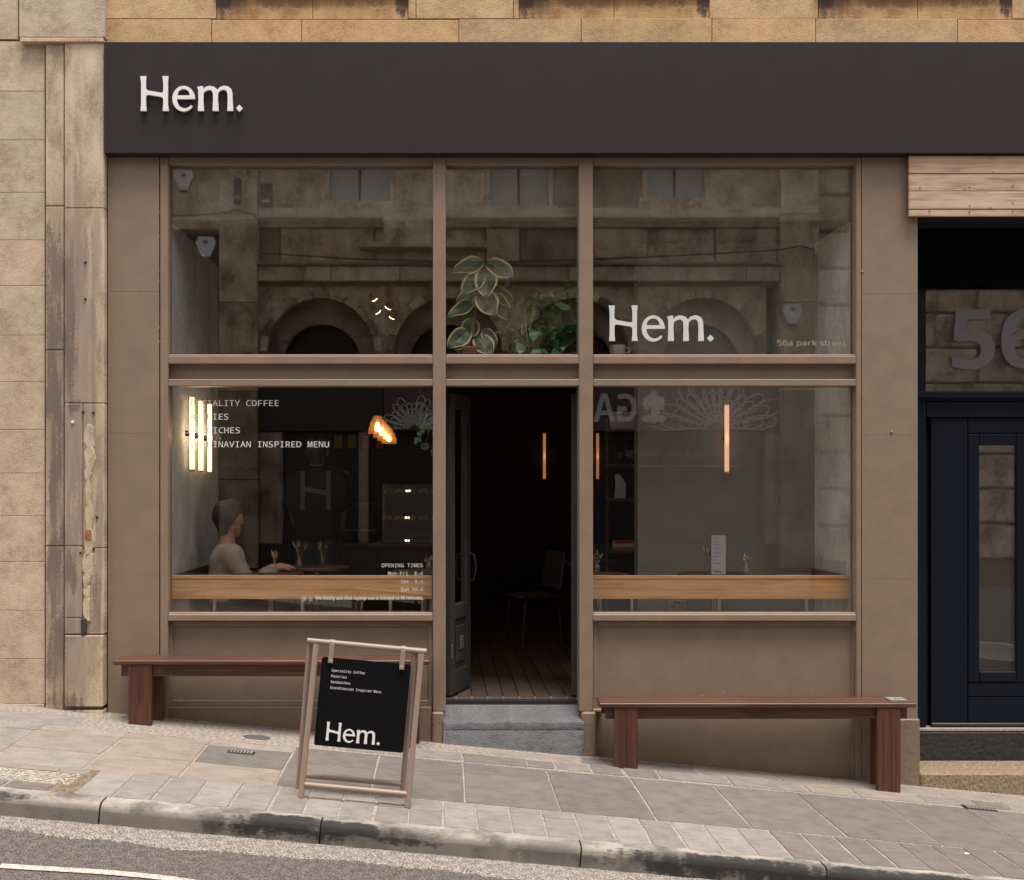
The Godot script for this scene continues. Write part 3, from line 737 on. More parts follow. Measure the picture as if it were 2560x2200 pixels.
	for a in [[1780, 1728], [1795, 1731], [1806, 1733], [1818, 1730], [1758, 1742], [1752, 1739], [1788, 1736], [1812, 1727], [1826, 1732], [2016, 1727], [2024, 1730], [2030, 1726]]:
		var w := rng.randf_range(0.004, 0.011)
		part(s, "paint_chip", slab([Vector2(-w, -w * 0.4), Vector2(w * 0.7, -w * 0.5), Vector2(w, w * 0.3), Vector2(-w * 0.5, w * 0.5)], 0.001, 0.0003), M.mortar, S(a[0] + jit(4), a[1] + jit(4), -0.0495), Vector3(PI / 2, 0, 0))
	# sign over the front
	var f := thing("fascia_sign", "long charcoal fascia board with raised white wordmark above the shopfront", "sign", D(1100, 311, 0.0))
	var fa := D(210, 84.5, 0.09)
	var fb := D(2500, 310, 0.09)
	span(f, "board", Vector3(fa.x, fa.y, 0.09), Vector3(fb.x, fb.y, -0.02), M.fascia, 0.003)
	part(f, "wordmark", hem(86.8 * (DIST - 0.11) / F, 0.016), M.white, S(352, 279, 0.1))
	# doors standing open inwards
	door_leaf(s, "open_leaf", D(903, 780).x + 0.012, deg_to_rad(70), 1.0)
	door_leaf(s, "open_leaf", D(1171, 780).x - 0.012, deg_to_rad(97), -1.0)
	# step
	var st := thing("door_step", "worn grey painted concrete step sloping up to the open cafe doorway", "step", D(1037, 1515, 0.02))
	var x0 := D(897, 1400).x
	var x1 := D(1180, 1400).x
	var sm := begin()
	var n := 26
	var prof := [Vector2(0.03, -0.3), Vector2(0.032, 0.085), Vector2(0.027, 0.088), Vector2(0.03, 0.092), Vector2(0.034, 0.135), Vector2(0.022, 0.152), Vector2(-0.03, 0.178), Vector2(-0.09, 0.225), Vector2(-0.15, 0.272), Vector2(-0.2, 0.272)]
	for k in n:
		for q in prof.size() - 1:
			var pt := func(i: int, j: int) -> Vector3:
				var xx := lerpf(x0, x1, float(i) / n)
				var pp: Vector2 = prof[j]
				var chip := 0.0
				if j >= 4 and j <= 6: chip = -0.006 * absf(sin(i * 1.3)) - (0.014 if i in [1, 2] else 0.0) - 0.008 * exp(-pow((i - 8) / 1.6, 2))
				return Vector3(xx, pp.y + chip, pp.x + chip * 0.6)
			sm.set_smooth_group(2 if q >= 3 else 1)
			quad(sm, pt.call(k, q), pt.call(k, q + 1), pt.call(k + 1, q + 1), pt.call(k + 1, q))
	part(st, "tread", done(sm), M.step, Vector3.ZERO)

func icons(p: Node3D):
	var m: Material = M.vinyl
	var z := -0.051
	var ring := func(c: Vector3, r: float, a0: float, a1: float, t: float):
		var st := begin()
		var n := 20
		for i in n:
			var a := lerpf(a0, a1, float(i) / n)
			var b := lerpf(a0, a1, float(i + 1) / n)
			quad(st, Vector3(cos(a), sin(a), 0) * (r - t), Vector3(cos(a), sin(a), 0) * r, Vector3(cos(b), sin(b), 0) * r, Vector3(cos(b), sin(b), 0) * (r - t))
		part(p, "symbol", done(st), m, c)
	var c1 := S(760, 1496, z)
	var c2 := S(776, 1497, z)
	ring.call(c1, 0.0155, 0.0, TAU, 0.003)
	part(p, "symbol", bx(Vector3(0.003, 0.026, 0.001), 0.0), m, c1, Vector3(0, 0, 0.8))
	part(p, "symbol", bx(Vector3(0.012, 0.009, 0.001), 0.0), m, c1 + Vector3(0.001, 0.0, -0.0015))
	ring.call(c2 + Vector3(0, -0.003, 0), 0.010, 2.4, 5.6, 0.0026)
	part(p, "symbol", bx(Vector3(0.0035, 0.016, 0.001), 0.0), m, c2 + Vector3(-0.002, 0.008, 0), Vector3(0, 0, 0.15))
	part(p, "symbol", bx(Vector3(0.012, 0.003, 0.001), 0.0), m, c2 + Vector3(0.004, 0.001, 0))
	part(p, "symbol", bx(Vector3(0.0032, 0.012, 0.001), 0.0), m, c2 + Vector3(0.0105, -0.006, 0), Vector3(0, 0, 0.4))

func door_leaf(s: Node3D, n: String, hx: float, ang: float, side: float):
	var t := thing("cafe_door", "narrow glazed taupe door leaf folded open on the %s jamb of the cafe doorway" % ("handle side, letter box below," if side > 0 else "bare"), "door", Vector3(hx, 0.285, -0.14))
	if side > 0: t.set_meta("label", "glazed taupe door leaf with pull handle and small square panel, folded inwards")
	else: t.set_meta("label", "plain glazed door leaf folded back flat against the far jamb of doorway")
	t.rotation.y = ang if side > 0 else PI - ang
	# local x runs from the hinge to the free edge
	var h := 2.06
	var w := 0.42
	var m: Material = M.door_shaded
	var d := 0.045
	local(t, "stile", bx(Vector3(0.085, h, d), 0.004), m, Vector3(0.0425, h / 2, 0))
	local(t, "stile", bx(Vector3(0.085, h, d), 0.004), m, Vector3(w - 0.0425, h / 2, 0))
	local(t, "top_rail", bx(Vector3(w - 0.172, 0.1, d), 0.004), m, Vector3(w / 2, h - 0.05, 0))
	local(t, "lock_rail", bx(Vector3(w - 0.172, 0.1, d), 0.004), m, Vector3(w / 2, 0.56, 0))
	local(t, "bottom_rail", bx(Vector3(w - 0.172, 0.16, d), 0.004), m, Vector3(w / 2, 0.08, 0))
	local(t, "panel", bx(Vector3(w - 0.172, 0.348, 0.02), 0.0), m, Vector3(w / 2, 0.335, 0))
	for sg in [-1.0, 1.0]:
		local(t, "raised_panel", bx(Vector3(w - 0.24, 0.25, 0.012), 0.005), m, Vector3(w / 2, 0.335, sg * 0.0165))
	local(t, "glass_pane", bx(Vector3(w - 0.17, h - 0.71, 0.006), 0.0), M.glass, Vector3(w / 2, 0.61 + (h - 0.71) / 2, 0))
	if side > 0:
		for sg in [-1.0, 1.0]:
			var c: float = sg * 0.06
			local(t, "pull_handle", tube([Vector3(w - 0.042, 0.75, sg * 0.022), Vector3(w - 0.042, 0.76, c), Vector3(w - 0.042, 0.85, c * 1.3), Vector3(w - 0.042, 0.94, c), Vector3(w - 0.042, 0.95, sg * 0.022)], 0.006), M.shop_black)
		local(t, "letter_plate", bx(Vector3(0.07, 0.09, 0.008), 0.003), M.iron, Vector3(w / 2, 0.34, 0.027))
		local(t, "hinge", bx(Vector3(0.012, 0.1, 0.012), 0.002), M.iron, Vector3(0.006, 0.3, 0.026))

# ---------------------------------------------------------------- inside the cafe
const FLOOR := 0.272
func lamp_light(p: Node3D, at: Vector3, c: Color, energy: float, size := 0.03):
	var l := OmniLight3D.new(); l.name = "lamp_light"; l.light_color = c; l.light_energy = energy; l.light_size = size
	l.omni_range = 12.0; l.omni_attenuation = 2.0; l.shadow_enabled = true
	p.add_child(l, true); l.position = p.to_local(at)
func tube_lamp(at: Vector3, length: float, label: String, c: Color, glow_e: float, light_e: float, wall: Vector3):
	var t := thing("tube_lamp", label, "lamp", at - Vector3(0, length / 2, 0), "tube lamps on the cafe walls")
	part(t, "tube", tube([Vector3(0, -length / 2, 0), Vector3(0, length / 2, 0)], 0.017, -1.0, 14), glow(c, glow_e), at)
	part(t, "end_cap", tube([Vector3(0, 0, 0), Vector3(0, 0.014, 0)], 0.0185, -1.0, 12), M.pine, at + Vector3(0, length / 2 + 0.001, 0))
	part(t, "end_cap", tube([Vector3(0, 0, 0), Vector3(0, 0.014, 0)], 0.0185, -1.0, 12), M.pine, at - Vector3(0, length / 2 + 0.015, 0))
	part(t, "bracket", tube([wall * 0.018, wall * 0.05], 0.022, -1.0, 12), M.black, at)
	if light_e > 0.0:
		lamp_light(t, at - wall * 0.03, c, light_e, 0.05)
func vase(sx: float, sy: float, b: float, hpx: float, label: String, hue: int):
	var at := S(sx, sy, -b)
	var t := thing("flower_vase", label, "vase", at, "small vases of dried flowers on the cafe tables")
	part(t, "bottle", lathe([Vector2(0, 0.002), Vector2(0.022, 0.0), Vector2(0.026, 0.01), Vector2(0.026, 0.045), Vector2(0.012, 0.062), Vector2(0.012, 0.082), Vector2(0.015, 0.086)], 14), M.bottle, at)
	var cols := [lin(0.4, 0.27, 0.15), lin(0.5, 0.4, 0.27), lin(0.36, 0.17, 0.07), lin(0.12, 0.08, 0.045)]
	var height := hpx * (DIST + b) / F
	for i in 7:
		var a := rng.randf() * TAU
		var lean := rng.randf_range(0.1, 0.32) * height
		var top := Vector3(cos(a) * lean, height * rng.randf_range(0.72, 1.0), sin(a) * lean)
		var mid := Vector3(top.x * 0.3, top.y * 0.55, top.z * 0.3)
		var st := begin()
		tube_into(st, [Vector3(0, 0.01, 0), mid, mid.lerp(top, 0.6)], 0.0016, 0.0012, 5)
		var p0 := mid.lerp(top, 0.5)
		var r := 0.009 if i % 2 else 0.007
		tube_into(st, [p0, p0.lerp(top, 0.25), p0.lerp(top, 0.7), top], r * 0.5, 0.001, 6)
		tube_into(st, [p0, p0.lerp(top, 0.4), top], r, 0.0015, 6)
		part(t, "dried_stem", done(st), mat(cols[(i + hue) % 4], 0.9), at)
func cafe_table(x: float, z: float, r: float, y: float, label: String):
	var t := thing("cafe_table", label, "table", Vector3(x, FLOOR, z))
	local(t, "table_top", lathe([Vector2(0, y - 0.025 - FLOOR), Vector2(r - 0.004, y - 0.025 - FLOOR), Vector2(r, y - 0.02 - FLOOR), Vector2(r, y - 0.004 - FLOOR), Vector2(r - 0.004, y - FLOOR), Vector2(0, y - FLOOR)], 32), M.pine_dark)
	local(t, "stem", tube([Vector3(0, 0.015, 0), Vector3(0, y - 0.026 - FLOOR, 0)], 0.022), M.steel)
	local(t, "foot", lathe([Vector2(0, 0), Vector2(0.19, 0.0), Vector2(0.19, 0.008), Vector2(0.03, 0.016), Vector2(0, 0.016)], 24), M.black)
func window_bench(x0: float, x1: float, label: String, side: float):
	var t := thing("window_bench", label, "bench", Vector3((x0 + x1) / 2, FLOOR, -0.3), "pine benches with their backs to the windows")
	var y0 := 0.943
	var y1 := 1.103
	span(t, "back_board", Vector3(x0, y0, -0.135), Vector3(x1, y1 - 0.026, -0.16), M.pine, 0.003)
	span(t, "back_cap", Vector3(x0, y1 - 0.0245, -0.13), Vector3(x1, y1, -0.165), M.pine, 0.004)
	span(t, "seat", Vector3(x0, 0.70, -0.14), Vector3(x1, 0.735, -0.56), M.pine, 0.004)
	span(t, "seat_front", Vector3(x0, FLOOR + 0.002, -0.52), Vector3(x1, 0.699, -0.545), M.pine_dark, 0.003)
	for k in 3:
		var x := lerpf(x0, x1, 0.16 + 0.34 * k)
		part(t, "steel_post", tube([Vector3(0, 0.735, 0), Vector3(0, 0.96, 0)], 0.014), M.steel, Vector3(x, 0, -0.176))
	# the bench runs on along the side wall
	var xw := x0 if side < 0 else x1
	var zb := -1.55 if side < 0 else -0.85
	span(t, "side_back", Vector3(xw, y0, -0.18), Vector3(xw - side * 0.025, y1, zb), M.pine_dark, 0.003)
	span(t, "side_seat", Vector3(xw, 0.701, -0.561), Vector3(xw - side * 0.4, 0.734, zb), M.pine_dark, 0.003)

func leaf_mesh(length: float, width: float, droop: float, green: Color, rim: Color, split := 0.72) -> ArrayMesh:
	var st := SurfaceTool.new(); st.begin(Mesh.PRIMITIVE_TRIANGLES)
	var n := 10
	var cross := [-1.0, -split, -0.02, 0.02, split, 1.0]
	var pt := func(i: int, k: int) -> Vector3:
		var t := float(i) / n
		var w := width * 0.5 * pow(sin(PI * clampf(pow(t, 0.8), 0.0, 1.0)), 0.75)
		var c: float = cross[k]
		return Vector3(c * w, -droop * t * t + absf(c) * w * 0.25 + 0.01 * sin(t * 9.0 + c), length * (t - 0.12 * t * t))
	for i in n:
		for k in 5:
			var col: Color = rim if k in [0, 4] else green if k != 2 else green.lerp(rim, 0.5)
			for q in [[i, k], [i + 1, k], [i + 1, k + 1], [i, k], [i + 1, k + 1], [i, k + 1]]:
				var ragged: float = 1.0 if not (k in [0, 4]) else 1.0
				st.set_color(col * ragged); st.add_vertex(pt.call(q[0], q[1]))
	st.generate_normals()
	return st.commit()
func leaf_mat() -> StandardMaterial3D:
	var m := StandardMaterial3D.new(); m.vertex_color_use_as_albedo = true; m.roughness = 0.45
	m.backlight_enabled = true; m.backlight = Color(0.25, 0.3, 0.15)
	return m
func plants():
	M.leaf = leaf_mat()
	var ys := S(1300, 892, -0.3).y
	var sh := thing("plant_shelf", "dark timber shelf over the doorway carrying the potted plants", "shelf", Vector3(0.45, ys - 0.03, -0.35))
	span(sh, "board", Vector3(0.03, ys - 0.03, -0.12), Vector3(1.0, ys, -0.62), M.pine_dark, 0.003)
	# rubber plant
	var base := Vector3(S(1178, 890, -0.32).x, ys, -0.32)
	var t := thing("rubber_plant", "variegated rubber plant with cream edged leaves in rope basket above the doorway", "plant", base)
	local(t, "basket", lathe([Vector2(0, 0), Vector2(0.085, 0), Vector2(0.1, 0.05), Vector2(0.102, 0.062), Vector2(0.098, 0.066), Vector2(0.09, 0.05), Vector2(0, 0.05)], 24), mat(lin(0.4, 0.24, 0.12), 0.9, T.grain, Vector3(2, 14, 2), T.grain, 0.4))
	var stem := [Vector3(0.0, 0.05, 0), Vector3(0.025, 0.3, 0.01), Vector3(0.05, 0.58, 0.02), Vector3(0.055, 0.72, 0.02)]
	local(t, "stem", tube(stem, 0.009, 0.005, 8), mat(lin(0.16, 0.09, 0.05), 0.8))
	var gr := Color(0.045, 0.085, 0.04)
	var cr := Color(0.5, 0.46, 0.26)
	# leaf: base pixel, tip pixel, width, depth offset
	for a in [[1212, 655, 1130, 676, 0.10, 0.06], [1216, 655, 1284, 690, 0.11, 0.08], [1207, 687, 1155, 733, 0.11, 0.1], [1217, 670, 1214, 744, 0.12, 0.12], [1203, 728, 1236, 788, 0.12, 0.1], [1218, 700, 1281, 706, 0.08, -0.05], [1188, 754, 1118, 790, 0.08, 0.06], [1200, 718, 1137, 760, 0.10, -0.06], [1176, 826, 1118, 868, 0.1, 0.1], [1193, 840, 1229, 886, 0.11, 0.12], [1206, 823, 1242, 868, 0.08, 0.03], [1186, 794, 1166, 850, 0.1, -0.02], [1172, 850, 1136, 872, 0.06, 0.1], [1215, 720, 1290, 760, 0.11, -0.1], [1230, 735, 1276, 800, 0.11, -0.06]]:
		var p0 := S(a[0], a[1], -0.32)
		var p1 := S(a[2], a[3], -0.32 + a[5])
		var dir := p1 - p0
		var o := part(t, "leaf", leaf_mesh(dir.length() * 1.12, a[4] * 1.35, 0.02, gr, cr, 0.8), M.leaf, p0)
		var zz := dir.normalized()
		var up := Vector3(rng.randf_range(-0.3, 0.3), 0.45, 1.0).normalized()
		var xx := up.cross(zz).normalized()
		o.basis = Basis(xx, zz.cross(xx), zz)
	# snake plant
	var b2 := Vector3(S(1338, 890, -0.28).x, ys, -0.28)
	var t2 := thing("snake_plant", "upright snake plant with yellow edged sword leaves on the shelf above the doorway", "plant", b2)
	local(t2, "pot", lathe([Vector2(0, 0), Vector2(0.055, 0), Vector2(0.065, 0.02), Vector2(0.06, 0.02), Vector2(0, 0.015)], 18), M.slate)
	for a in [[1322, 749, 0.05], [1334, 748, 0.045], [1295, 812, 0.04], [1357, 785, 0.035], [1378, 755, 0.04], [1385, 752, 0.035], [1313, 772, 0.04], [1350, 792, 0.03], [1374, 840, 0.035]]:
		var p1 := S(a[0], a[1], -0.28 + jit(0.06))
		var st := SurfaceTool.new(); st.begin(Mesh.PRIMITIVE_TRIANGLES)
		var root := b2 + Vector3(jit(0.03) + (p1.x - b2.x) * 0.4, 0.015, jit(0.03))
		var n := 9
		for i in n:
			for k in 4:
				var cs := [-1.0, -0.72, 0.0, 0.72, 1.0]
				for q in [[i, k], [i + 1, k], [i + 1, k + 1], [i, k], [i + 1, k + 1], [i, k + 1]]:
					var tt := float(q[0]) / n
					var w: float = a[2] * 0.5 * (1.0 - pow(tt, 3.0)) * (0.7 + 0.5 * sin(tt * 3.0))
					var c := root.lerp(p1, tt) + Vector3((p1.x - b2.x) * 0.25 * sin(tt * PI), 0, 0)
					st.set_color(Color(0.42, 0.38, 0.14) if k in [0, 3] else Color(0.07, 0.1, 0.04))
					st.add_vertex(c - b2 + Vector3(cs[q[1]] * w, 0, 0.15 * w * (1.0 - absf(cs[q[1]]))))
		st.generate_normals()
		local(t2, "leaf", st.commit(), M.leaf)
	# leafy green plant
	var b3 := Vector3(S(1420, 890, -0.4).x, ys, -0.4)
	var t3 := thing("leafy_plant", "bushy dark green houseplant beside the snake plant behind the glass", "plant", b3)
	local(t3, "pot", lathe([Vector2(0, 0), Vector2(0.06, 0), Vector2(0.07, 0.03), Vector2(0.065, 0.03), Vector2(0, 0.02)], 18), mat(lin(0.4, 0.2, 0.1), 0.9))
	var lm := leaf_mesh(0.15, 0.09, 0.05, Color(0.035, 0.13, 0.03), Color(0.045, 0.15, 0.035))
	var lm2 := leaf_mesh(0.2, 0.07, 0.07, Color(0.05, 0.13, 0.045), Color(0.07, 0.16, 0.05))
	for i in 150:
		var aim := S(rng.randf_range(1275, 1450), rng.randf_range(725, 885), -0.33 + jit(0.15))
		var o := part(t3, "leaf", lm if i % 2 else lm2, M.leaf, aim)
		o.rotation = Vector3(jit(0.9), rng.randf() * TAU, jit(0.6))
		if i % 4 == 0:
			part(t3, "stem", tube([b3 + Vector3(jit(0.03), 0.03, jit(0.03)) - b3, (aim - b3) * Vector3(0.4, 0.6, 0.5), aim - b3], 0.003, 0.002, 5), mat(lin(0.06, 0.09, 0.03), 0.8), b3)
	var mg := S(1544, 889, -0.16)
	var mug := thing("stoneware_mug", "grey stoneware mug standing inside the window below the white wordmark", "mug", mg)
	local(mug, "cup", lathe([Vector2(0, 0), Vector2(0.05, 0), Vector2(0.054, 0.004), Vector2(0.054, 0.068), Vector2(0.05, 0.068), Vector2(0.048, 0.01), Vector2(0, 0.008)], 22), mat(lin(0.3, 0.29, 0.26), 0.6))
	local(mug, "handle", tube([Vector3(0.052, 0.055, 0), Vector3(0.078, 0.05, 0), Vector3(0.08, 0.025, 0), Vector3(0.053, 0.015, 0)], 0.005), mat(lin(0.3, 0.29, 0.26), 0.6))
	var ms := thing("mug_shelf", "narrow dark ledge behind the transom carrying the stoneware mug", "shelf", Vector3(1.2, mg.y - 0.02, -0.16))
	span(ms, "board", Vector3(1.02, mg.y - 0.022, -0.115), Vector3(1.36, mg.y - 0.001, -0.25), M.pine_dark, 0.002)
	# trailing plant by the mullion
	var b4 := S(1070, 985, -0.35)
	var t4 := thing("trailing_plant", "trailing vine with round green leaves hanging inside the left window corner", "plant", b4)
	var lm3 := leaf_mesh(0.075, 0.062, 0.015, Color(0.05, 0.13, 0.05), Color(0.06, 0.15, 0.06))
	for v in 5:
		var path := []
		var q := b4 + Vector3(jit(0.05), 0.0, jit(0.06))
		for i in 7:
			path.append(q - b4)
			q += Vector3(jit(0.035), -0.045 - 0.012 * v * 0.5, jit(0.03))
		local(t4, "vine", tube(path, 0.0025, 0.0015, 5), mat(lin(0.09, 0.12, 0.05), 0.8))
		for i in range(1, 7, 1 if v % 2 else 2):
			local(t4, "leaf", lm3, M.leaf, path[i], Vector3(0.9 + jit(0.5), jit(1.4), jit(0.5)))
	local(t4, "pot", lathe([Vector2(0, 0.0), Vector2(0.06, 0.0), Vector2(0.07, 0.1), Vector2(0.065, 0.1), Vector2(0, 0.08)], 16), M.black)
	local(t4, "hanger", tube([Vector3(0, 0.1, 0), Vector3(0, 0.3, 0.0), Vector3(0, 3.5 - b4.y, 0)], 0.002, -1.0, 5), M.black)

func interior():
	# shell
	var fl := structure("cafe_floor")
	span(fl, "subfloor", Vector3(-2.3, 0.0, -0.1), Vector3(2.9, FLOOR - 0.012, -6.2), M.soot, 0.0)
	var x := -1.85
	var i := 0
	while x < 2.75:
		span(fl, "floorboard", Vector3(x + 0.002, FLOOR - 0.02, -0.12), Vector3(x + 0.104, FLOOR, -3.6 + jit(0.5)), M["plank%d" % (i * 7 % 4)], 0.003)
		x += 0.108; i += 1
	span(fl, "rear_boards", Vector3(-2.3, FLOOR - 0.011, -3.0), Vector3(2.9, FLOOR - 0.003, -6.2), M.plank1, 0.0)
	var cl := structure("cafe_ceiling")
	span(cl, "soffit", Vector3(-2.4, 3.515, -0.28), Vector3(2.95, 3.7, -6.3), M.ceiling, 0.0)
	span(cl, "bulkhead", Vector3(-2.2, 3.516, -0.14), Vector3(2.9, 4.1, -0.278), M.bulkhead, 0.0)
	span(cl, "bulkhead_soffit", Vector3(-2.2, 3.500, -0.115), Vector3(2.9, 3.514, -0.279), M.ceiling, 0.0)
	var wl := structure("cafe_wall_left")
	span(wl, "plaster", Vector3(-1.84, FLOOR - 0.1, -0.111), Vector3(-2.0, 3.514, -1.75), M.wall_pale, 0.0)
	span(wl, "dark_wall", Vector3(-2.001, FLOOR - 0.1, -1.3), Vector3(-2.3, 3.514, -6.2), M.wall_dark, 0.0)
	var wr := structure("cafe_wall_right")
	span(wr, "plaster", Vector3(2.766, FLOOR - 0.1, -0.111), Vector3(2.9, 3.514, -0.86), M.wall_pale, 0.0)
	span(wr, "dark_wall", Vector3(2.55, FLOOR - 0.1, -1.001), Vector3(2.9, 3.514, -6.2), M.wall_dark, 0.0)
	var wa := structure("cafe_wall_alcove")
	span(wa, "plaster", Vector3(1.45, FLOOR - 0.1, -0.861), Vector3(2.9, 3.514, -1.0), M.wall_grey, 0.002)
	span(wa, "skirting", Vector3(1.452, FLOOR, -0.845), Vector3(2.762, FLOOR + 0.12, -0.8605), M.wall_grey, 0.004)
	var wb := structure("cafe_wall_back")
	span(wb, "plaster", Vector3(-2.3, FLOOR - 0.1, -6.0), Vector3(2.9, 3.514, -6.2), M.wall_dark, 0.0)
	plants()
	window_bench(-1.838, -0.07, "pine bench back rail across the lower pane printed with opening times", -1.0)
	window_bench(1.01, 2.764, "pine bench back rail across the lower pane with the menu card", 1.0)
	# lamps on the walls
	var warm := Color(1.0, 0.83, 0.62)
	for a in [[480, 993, 1173, "closest to the window"], [502, 1003, 1176, "in the middle of three"], [524, 1011, 1179, "deepest in the room"]]:
		var d: float = 1.795 * F / (VX - a[0])
		var p0 := S(a[0], a[1], DIST - d)
		var p1 := S(a[0], a[2], DIST - d)
		tube_lamp((p0 + p1) / 2, p0.y - p1.y, "glowing tube lamp on the pale wall behind lettering, %s" % a[3], warm, 0.75, 0.012, Vector3(-1, 0, 0))
	var q0 := S(1817, 1013, -0.815)
	var q1 := S(1817, 1179, -0.815)
	tube_lamp((q0 + q1) / 2, q0.y - q1.y, "peach tube lamp on the grey alcove wall above the menu card", Color(1.0, 0.74, 0.58), 0.2, 0.001, Vector3(0, 0, -1))
	for a in [[1361, "peach tube lamp glimpsed through the open doorway on the dark rear wall"], [1494, "peach tube lamp on the dark rear wall beside the book shelves"]]:
		var r0 := S(a[0], 1084, -5.94)
		var r1 := S(a[0], 1197, -5.94)
		tube_lamp((r0 + r1) / 2, r0.y - r1.y, a[1], Color(1.0, 0.65, 0.42), 0.1, 0.0008, Vector3(0, 0, -1))
	# pendants
	for k in 4:
		var b := 2.3 + 0.7 * k
		var at := Vector3(-0.565, 2.24, -b)
		var t := thing("pendant_lamp", ["nearest amber glass pendant lamp in a row over the counter", "second amber glass pendant lamp along the counter row", "third amber glass pendant lamp along the counter row", "farthest amber glass pendant lamp in the counter row"][k], "lamp", at, "pendant lamps over the counter")
		var amber := StandardMaterial3D.new(); amber.albedo_color = Color(1.0, 0.78, 0.45, 0.14); amber.roughness = 0.1; amber.transparency = BaseMaterial3D.TRANSPARENCY_ALPHA
		amber.emission_enabled = true; amber.emission = Color(1.0, 0.8, 0.5); amber.emission_energy_multiplier = 0.05
		local(t, "lamp_shade", lathe([Vector2(0.085, -0.07), Vector2(0.078, -0.03), Vector2(0.06, 0.03), Vector2(0.034, 0.085), Vector2(0.012, 0.09)], 18), amber)
		local(t, "bulb", lathe([Vector2(0, -0.055), Vector2(0.022, -0.045), Vector2(0.03, -0.02), Vector2(0.02, 0.01), Vector2(0.012, 0.03), Vector2(0, 0.03)], 14), glow(Color(1.0, 0.86, 0.6), 1.2))
		local(t, "cord", tube([Vector3(0, 0.09, 0), Vector3(0, 3.51 - at.y, 0)], 0.003, -1.0, 6), M.black)
		lamp_light(t, at + Vector3(0, -0.03, 0), Color(1.0, 0.7, 0.4), 0.006, 0.02)
	for a in [[937, 748, 0.5, 0.017, "first"], [970, 769, -0.5, 0.012, "second"], [945.5, 780, 0.6, 0.012, "third"], [980, 793.5, -0.5, 0.012, "fourth"]]:
		var d: float = (3.42 - EYE) * F / (VY - a[1])
		var at := S(a[0], a[1], DIST - d)
		var t := thing("ceiling_spotlight", "small lit ceiling spotlight, %s of four along the cafe ceiling" % a[4], "lamp", at + Vector3(0, 0.07, 0), "spotlights on the cafe ceiling")
		var o := part(t, "lens_light", lathe([Vector2(0, 0), Vector2(0.032, 0.0), Vector2(0.032, 0.012), Vector2(0, 0.014)], 14), glow(Color(1.0, 0.78, 0.5), 5.0), at, Vector3(0.65, 0, a[2]))
		part(t, "housing", lathe([Vector2(0.035, 0.006), Vector2(0.038, 0.02), Vector2(0.034, 0.075), Vector2(0, 0.08)], 14), M.black, at, Vector3(0.65, 0, a[2]))
		part(t, "stalk", tube([Vector3(0, 0.07, 0.03), Vector3(0, 0.094, 0.02)], 0.006), M.black, at)
	# tables and what stands on them
	var ty := 1.088
	cafe_table(-1.24, -0.62, 0.24, ty, "round dark cafe table in front of the seated person")
	cafe_table(-0.98, -1.25, 0.26, ty, "round dark cafe table with two vases before the standing person")
	cafe_table(-0.14, -0.78, 0.23, ty, "round dark cafe table beside the open door leaf")
	cafe_table(1.93, -0.50, 0.25, ty, "round dark cafe table with the menu card")
	cafe_table(1.12, -0.55, 0.2, ty, "small round cafe table beside the doorway jamb inside the menu window")
	vase(687, 1222 + (EYE - ty) * F / 8.05, 0.55, 62, "clear bottle of rust and cream dried flowers near the seated person", 0)
	vase(748, 1222 + (EYE - ty) * F / 8.65, 1.15, 70, "clear bottle with two tall dried grasses, nearer of the pair before the standing person", 1)
	vase(806, 1222 + (EYE - ty) * F / 8.85, 1.35, 64, "clear bottle of dark twigs, farther of the pair before the standing person", 3)
	vase(1072, 1222 + (EYE - ty) * F / 8.2, 0.7, 44, "clear bottle of pale leaves beside the opening times lettering", 1)
	vase(1492, 1222 + (EYE - ty) * F / 8.1, 0.6, 60, "clear bottle of pale dried plumes next to the doorway jamb", 1)
	vase(1771, 1222 + (EYE - ty) * F / 8.05, 0.55, 74, "clear bottle of dark dried stems beside the menu card", 3)
	vase(1866, 1222 + (EYE - ty) * F / 7.9, 0.4, 58, "clear bottle of orange dried stems at the table edge", 0)
	# menu card
	var mc := Vector3(S(1798, 1430, -0.42).x, ty, -0.44)
	var card := thing("menu_card", "tall white menu card with the wordmark leaning on the round table", "menu", mc)
	card.rotation.x = -0.08; card.rotation.z = -0.02
	local(card, "card", bx(Vector3(0.1, 0.275, 0.003), 0.0), mat(lin(0.42, 0.42, 0.42), 0.7), Vector3(0, 0.1375, 0))
	local(card, "wordmark", hem(0.019, 0.0008), M.black, Vector3(-0.036, 0.012, 0.0016))
	for r in 8:
		var w: float = [0.045, 0.03, 0.07, 0.075, 0.06, 0.05, 0.02, 0.06][r]
		local(card, "print", bx(Vector3(w, 0.004, 0.0006), 0.0), M.slate, Vector3(-0.04 + w / 2, 0.255 - r * 0.024 - (0.01 if r > 3 else 0.0), 0.0018))
	# sockets
	var so := S(1692, 1515, -0.855)
	var sk := thing("wall_socket", "steel double socket plate low on the grey alcove wall", "socket", so)
	part(sk, "plate", bx(Vector3(0.146, 0.086, 0.008), 0.003), mat(lin(0.25, 0.23, 0.18), 0.4), so)
	for dx in [-0.037, 0.037]:
		for h in [[-0.011, -0.012], [0.011, -0.012], [0.0, 0.012]]: part(sk, "pin_hole", bx(Vector3(0.007, 0.009, 0.003), 0.0), M.black, so + Vector3(dx + h[0], h[1], 0.0045))
		part(sk, "switch", bx(Vector3(0.01, 0.016, 0.006), 0.002), M.black, so + Vector3(dx * 0.35, 0.026, 0.005))
	shelves()
	counter()
	people()
	# a chair and table seen through the doorway
	var ch := thing("cafe_chair", "pale wooden chair deep inside the dark cafe behind the doorway", "chair", Vector3(0.83, FLOOR, -2.7))
	ch.rotation.y = -1.2
	local(ch, "seat", bx(Vector3(0.4, 0.03, 0.4), 0.01), M.chair, Vector3(0, 0.45, 0))
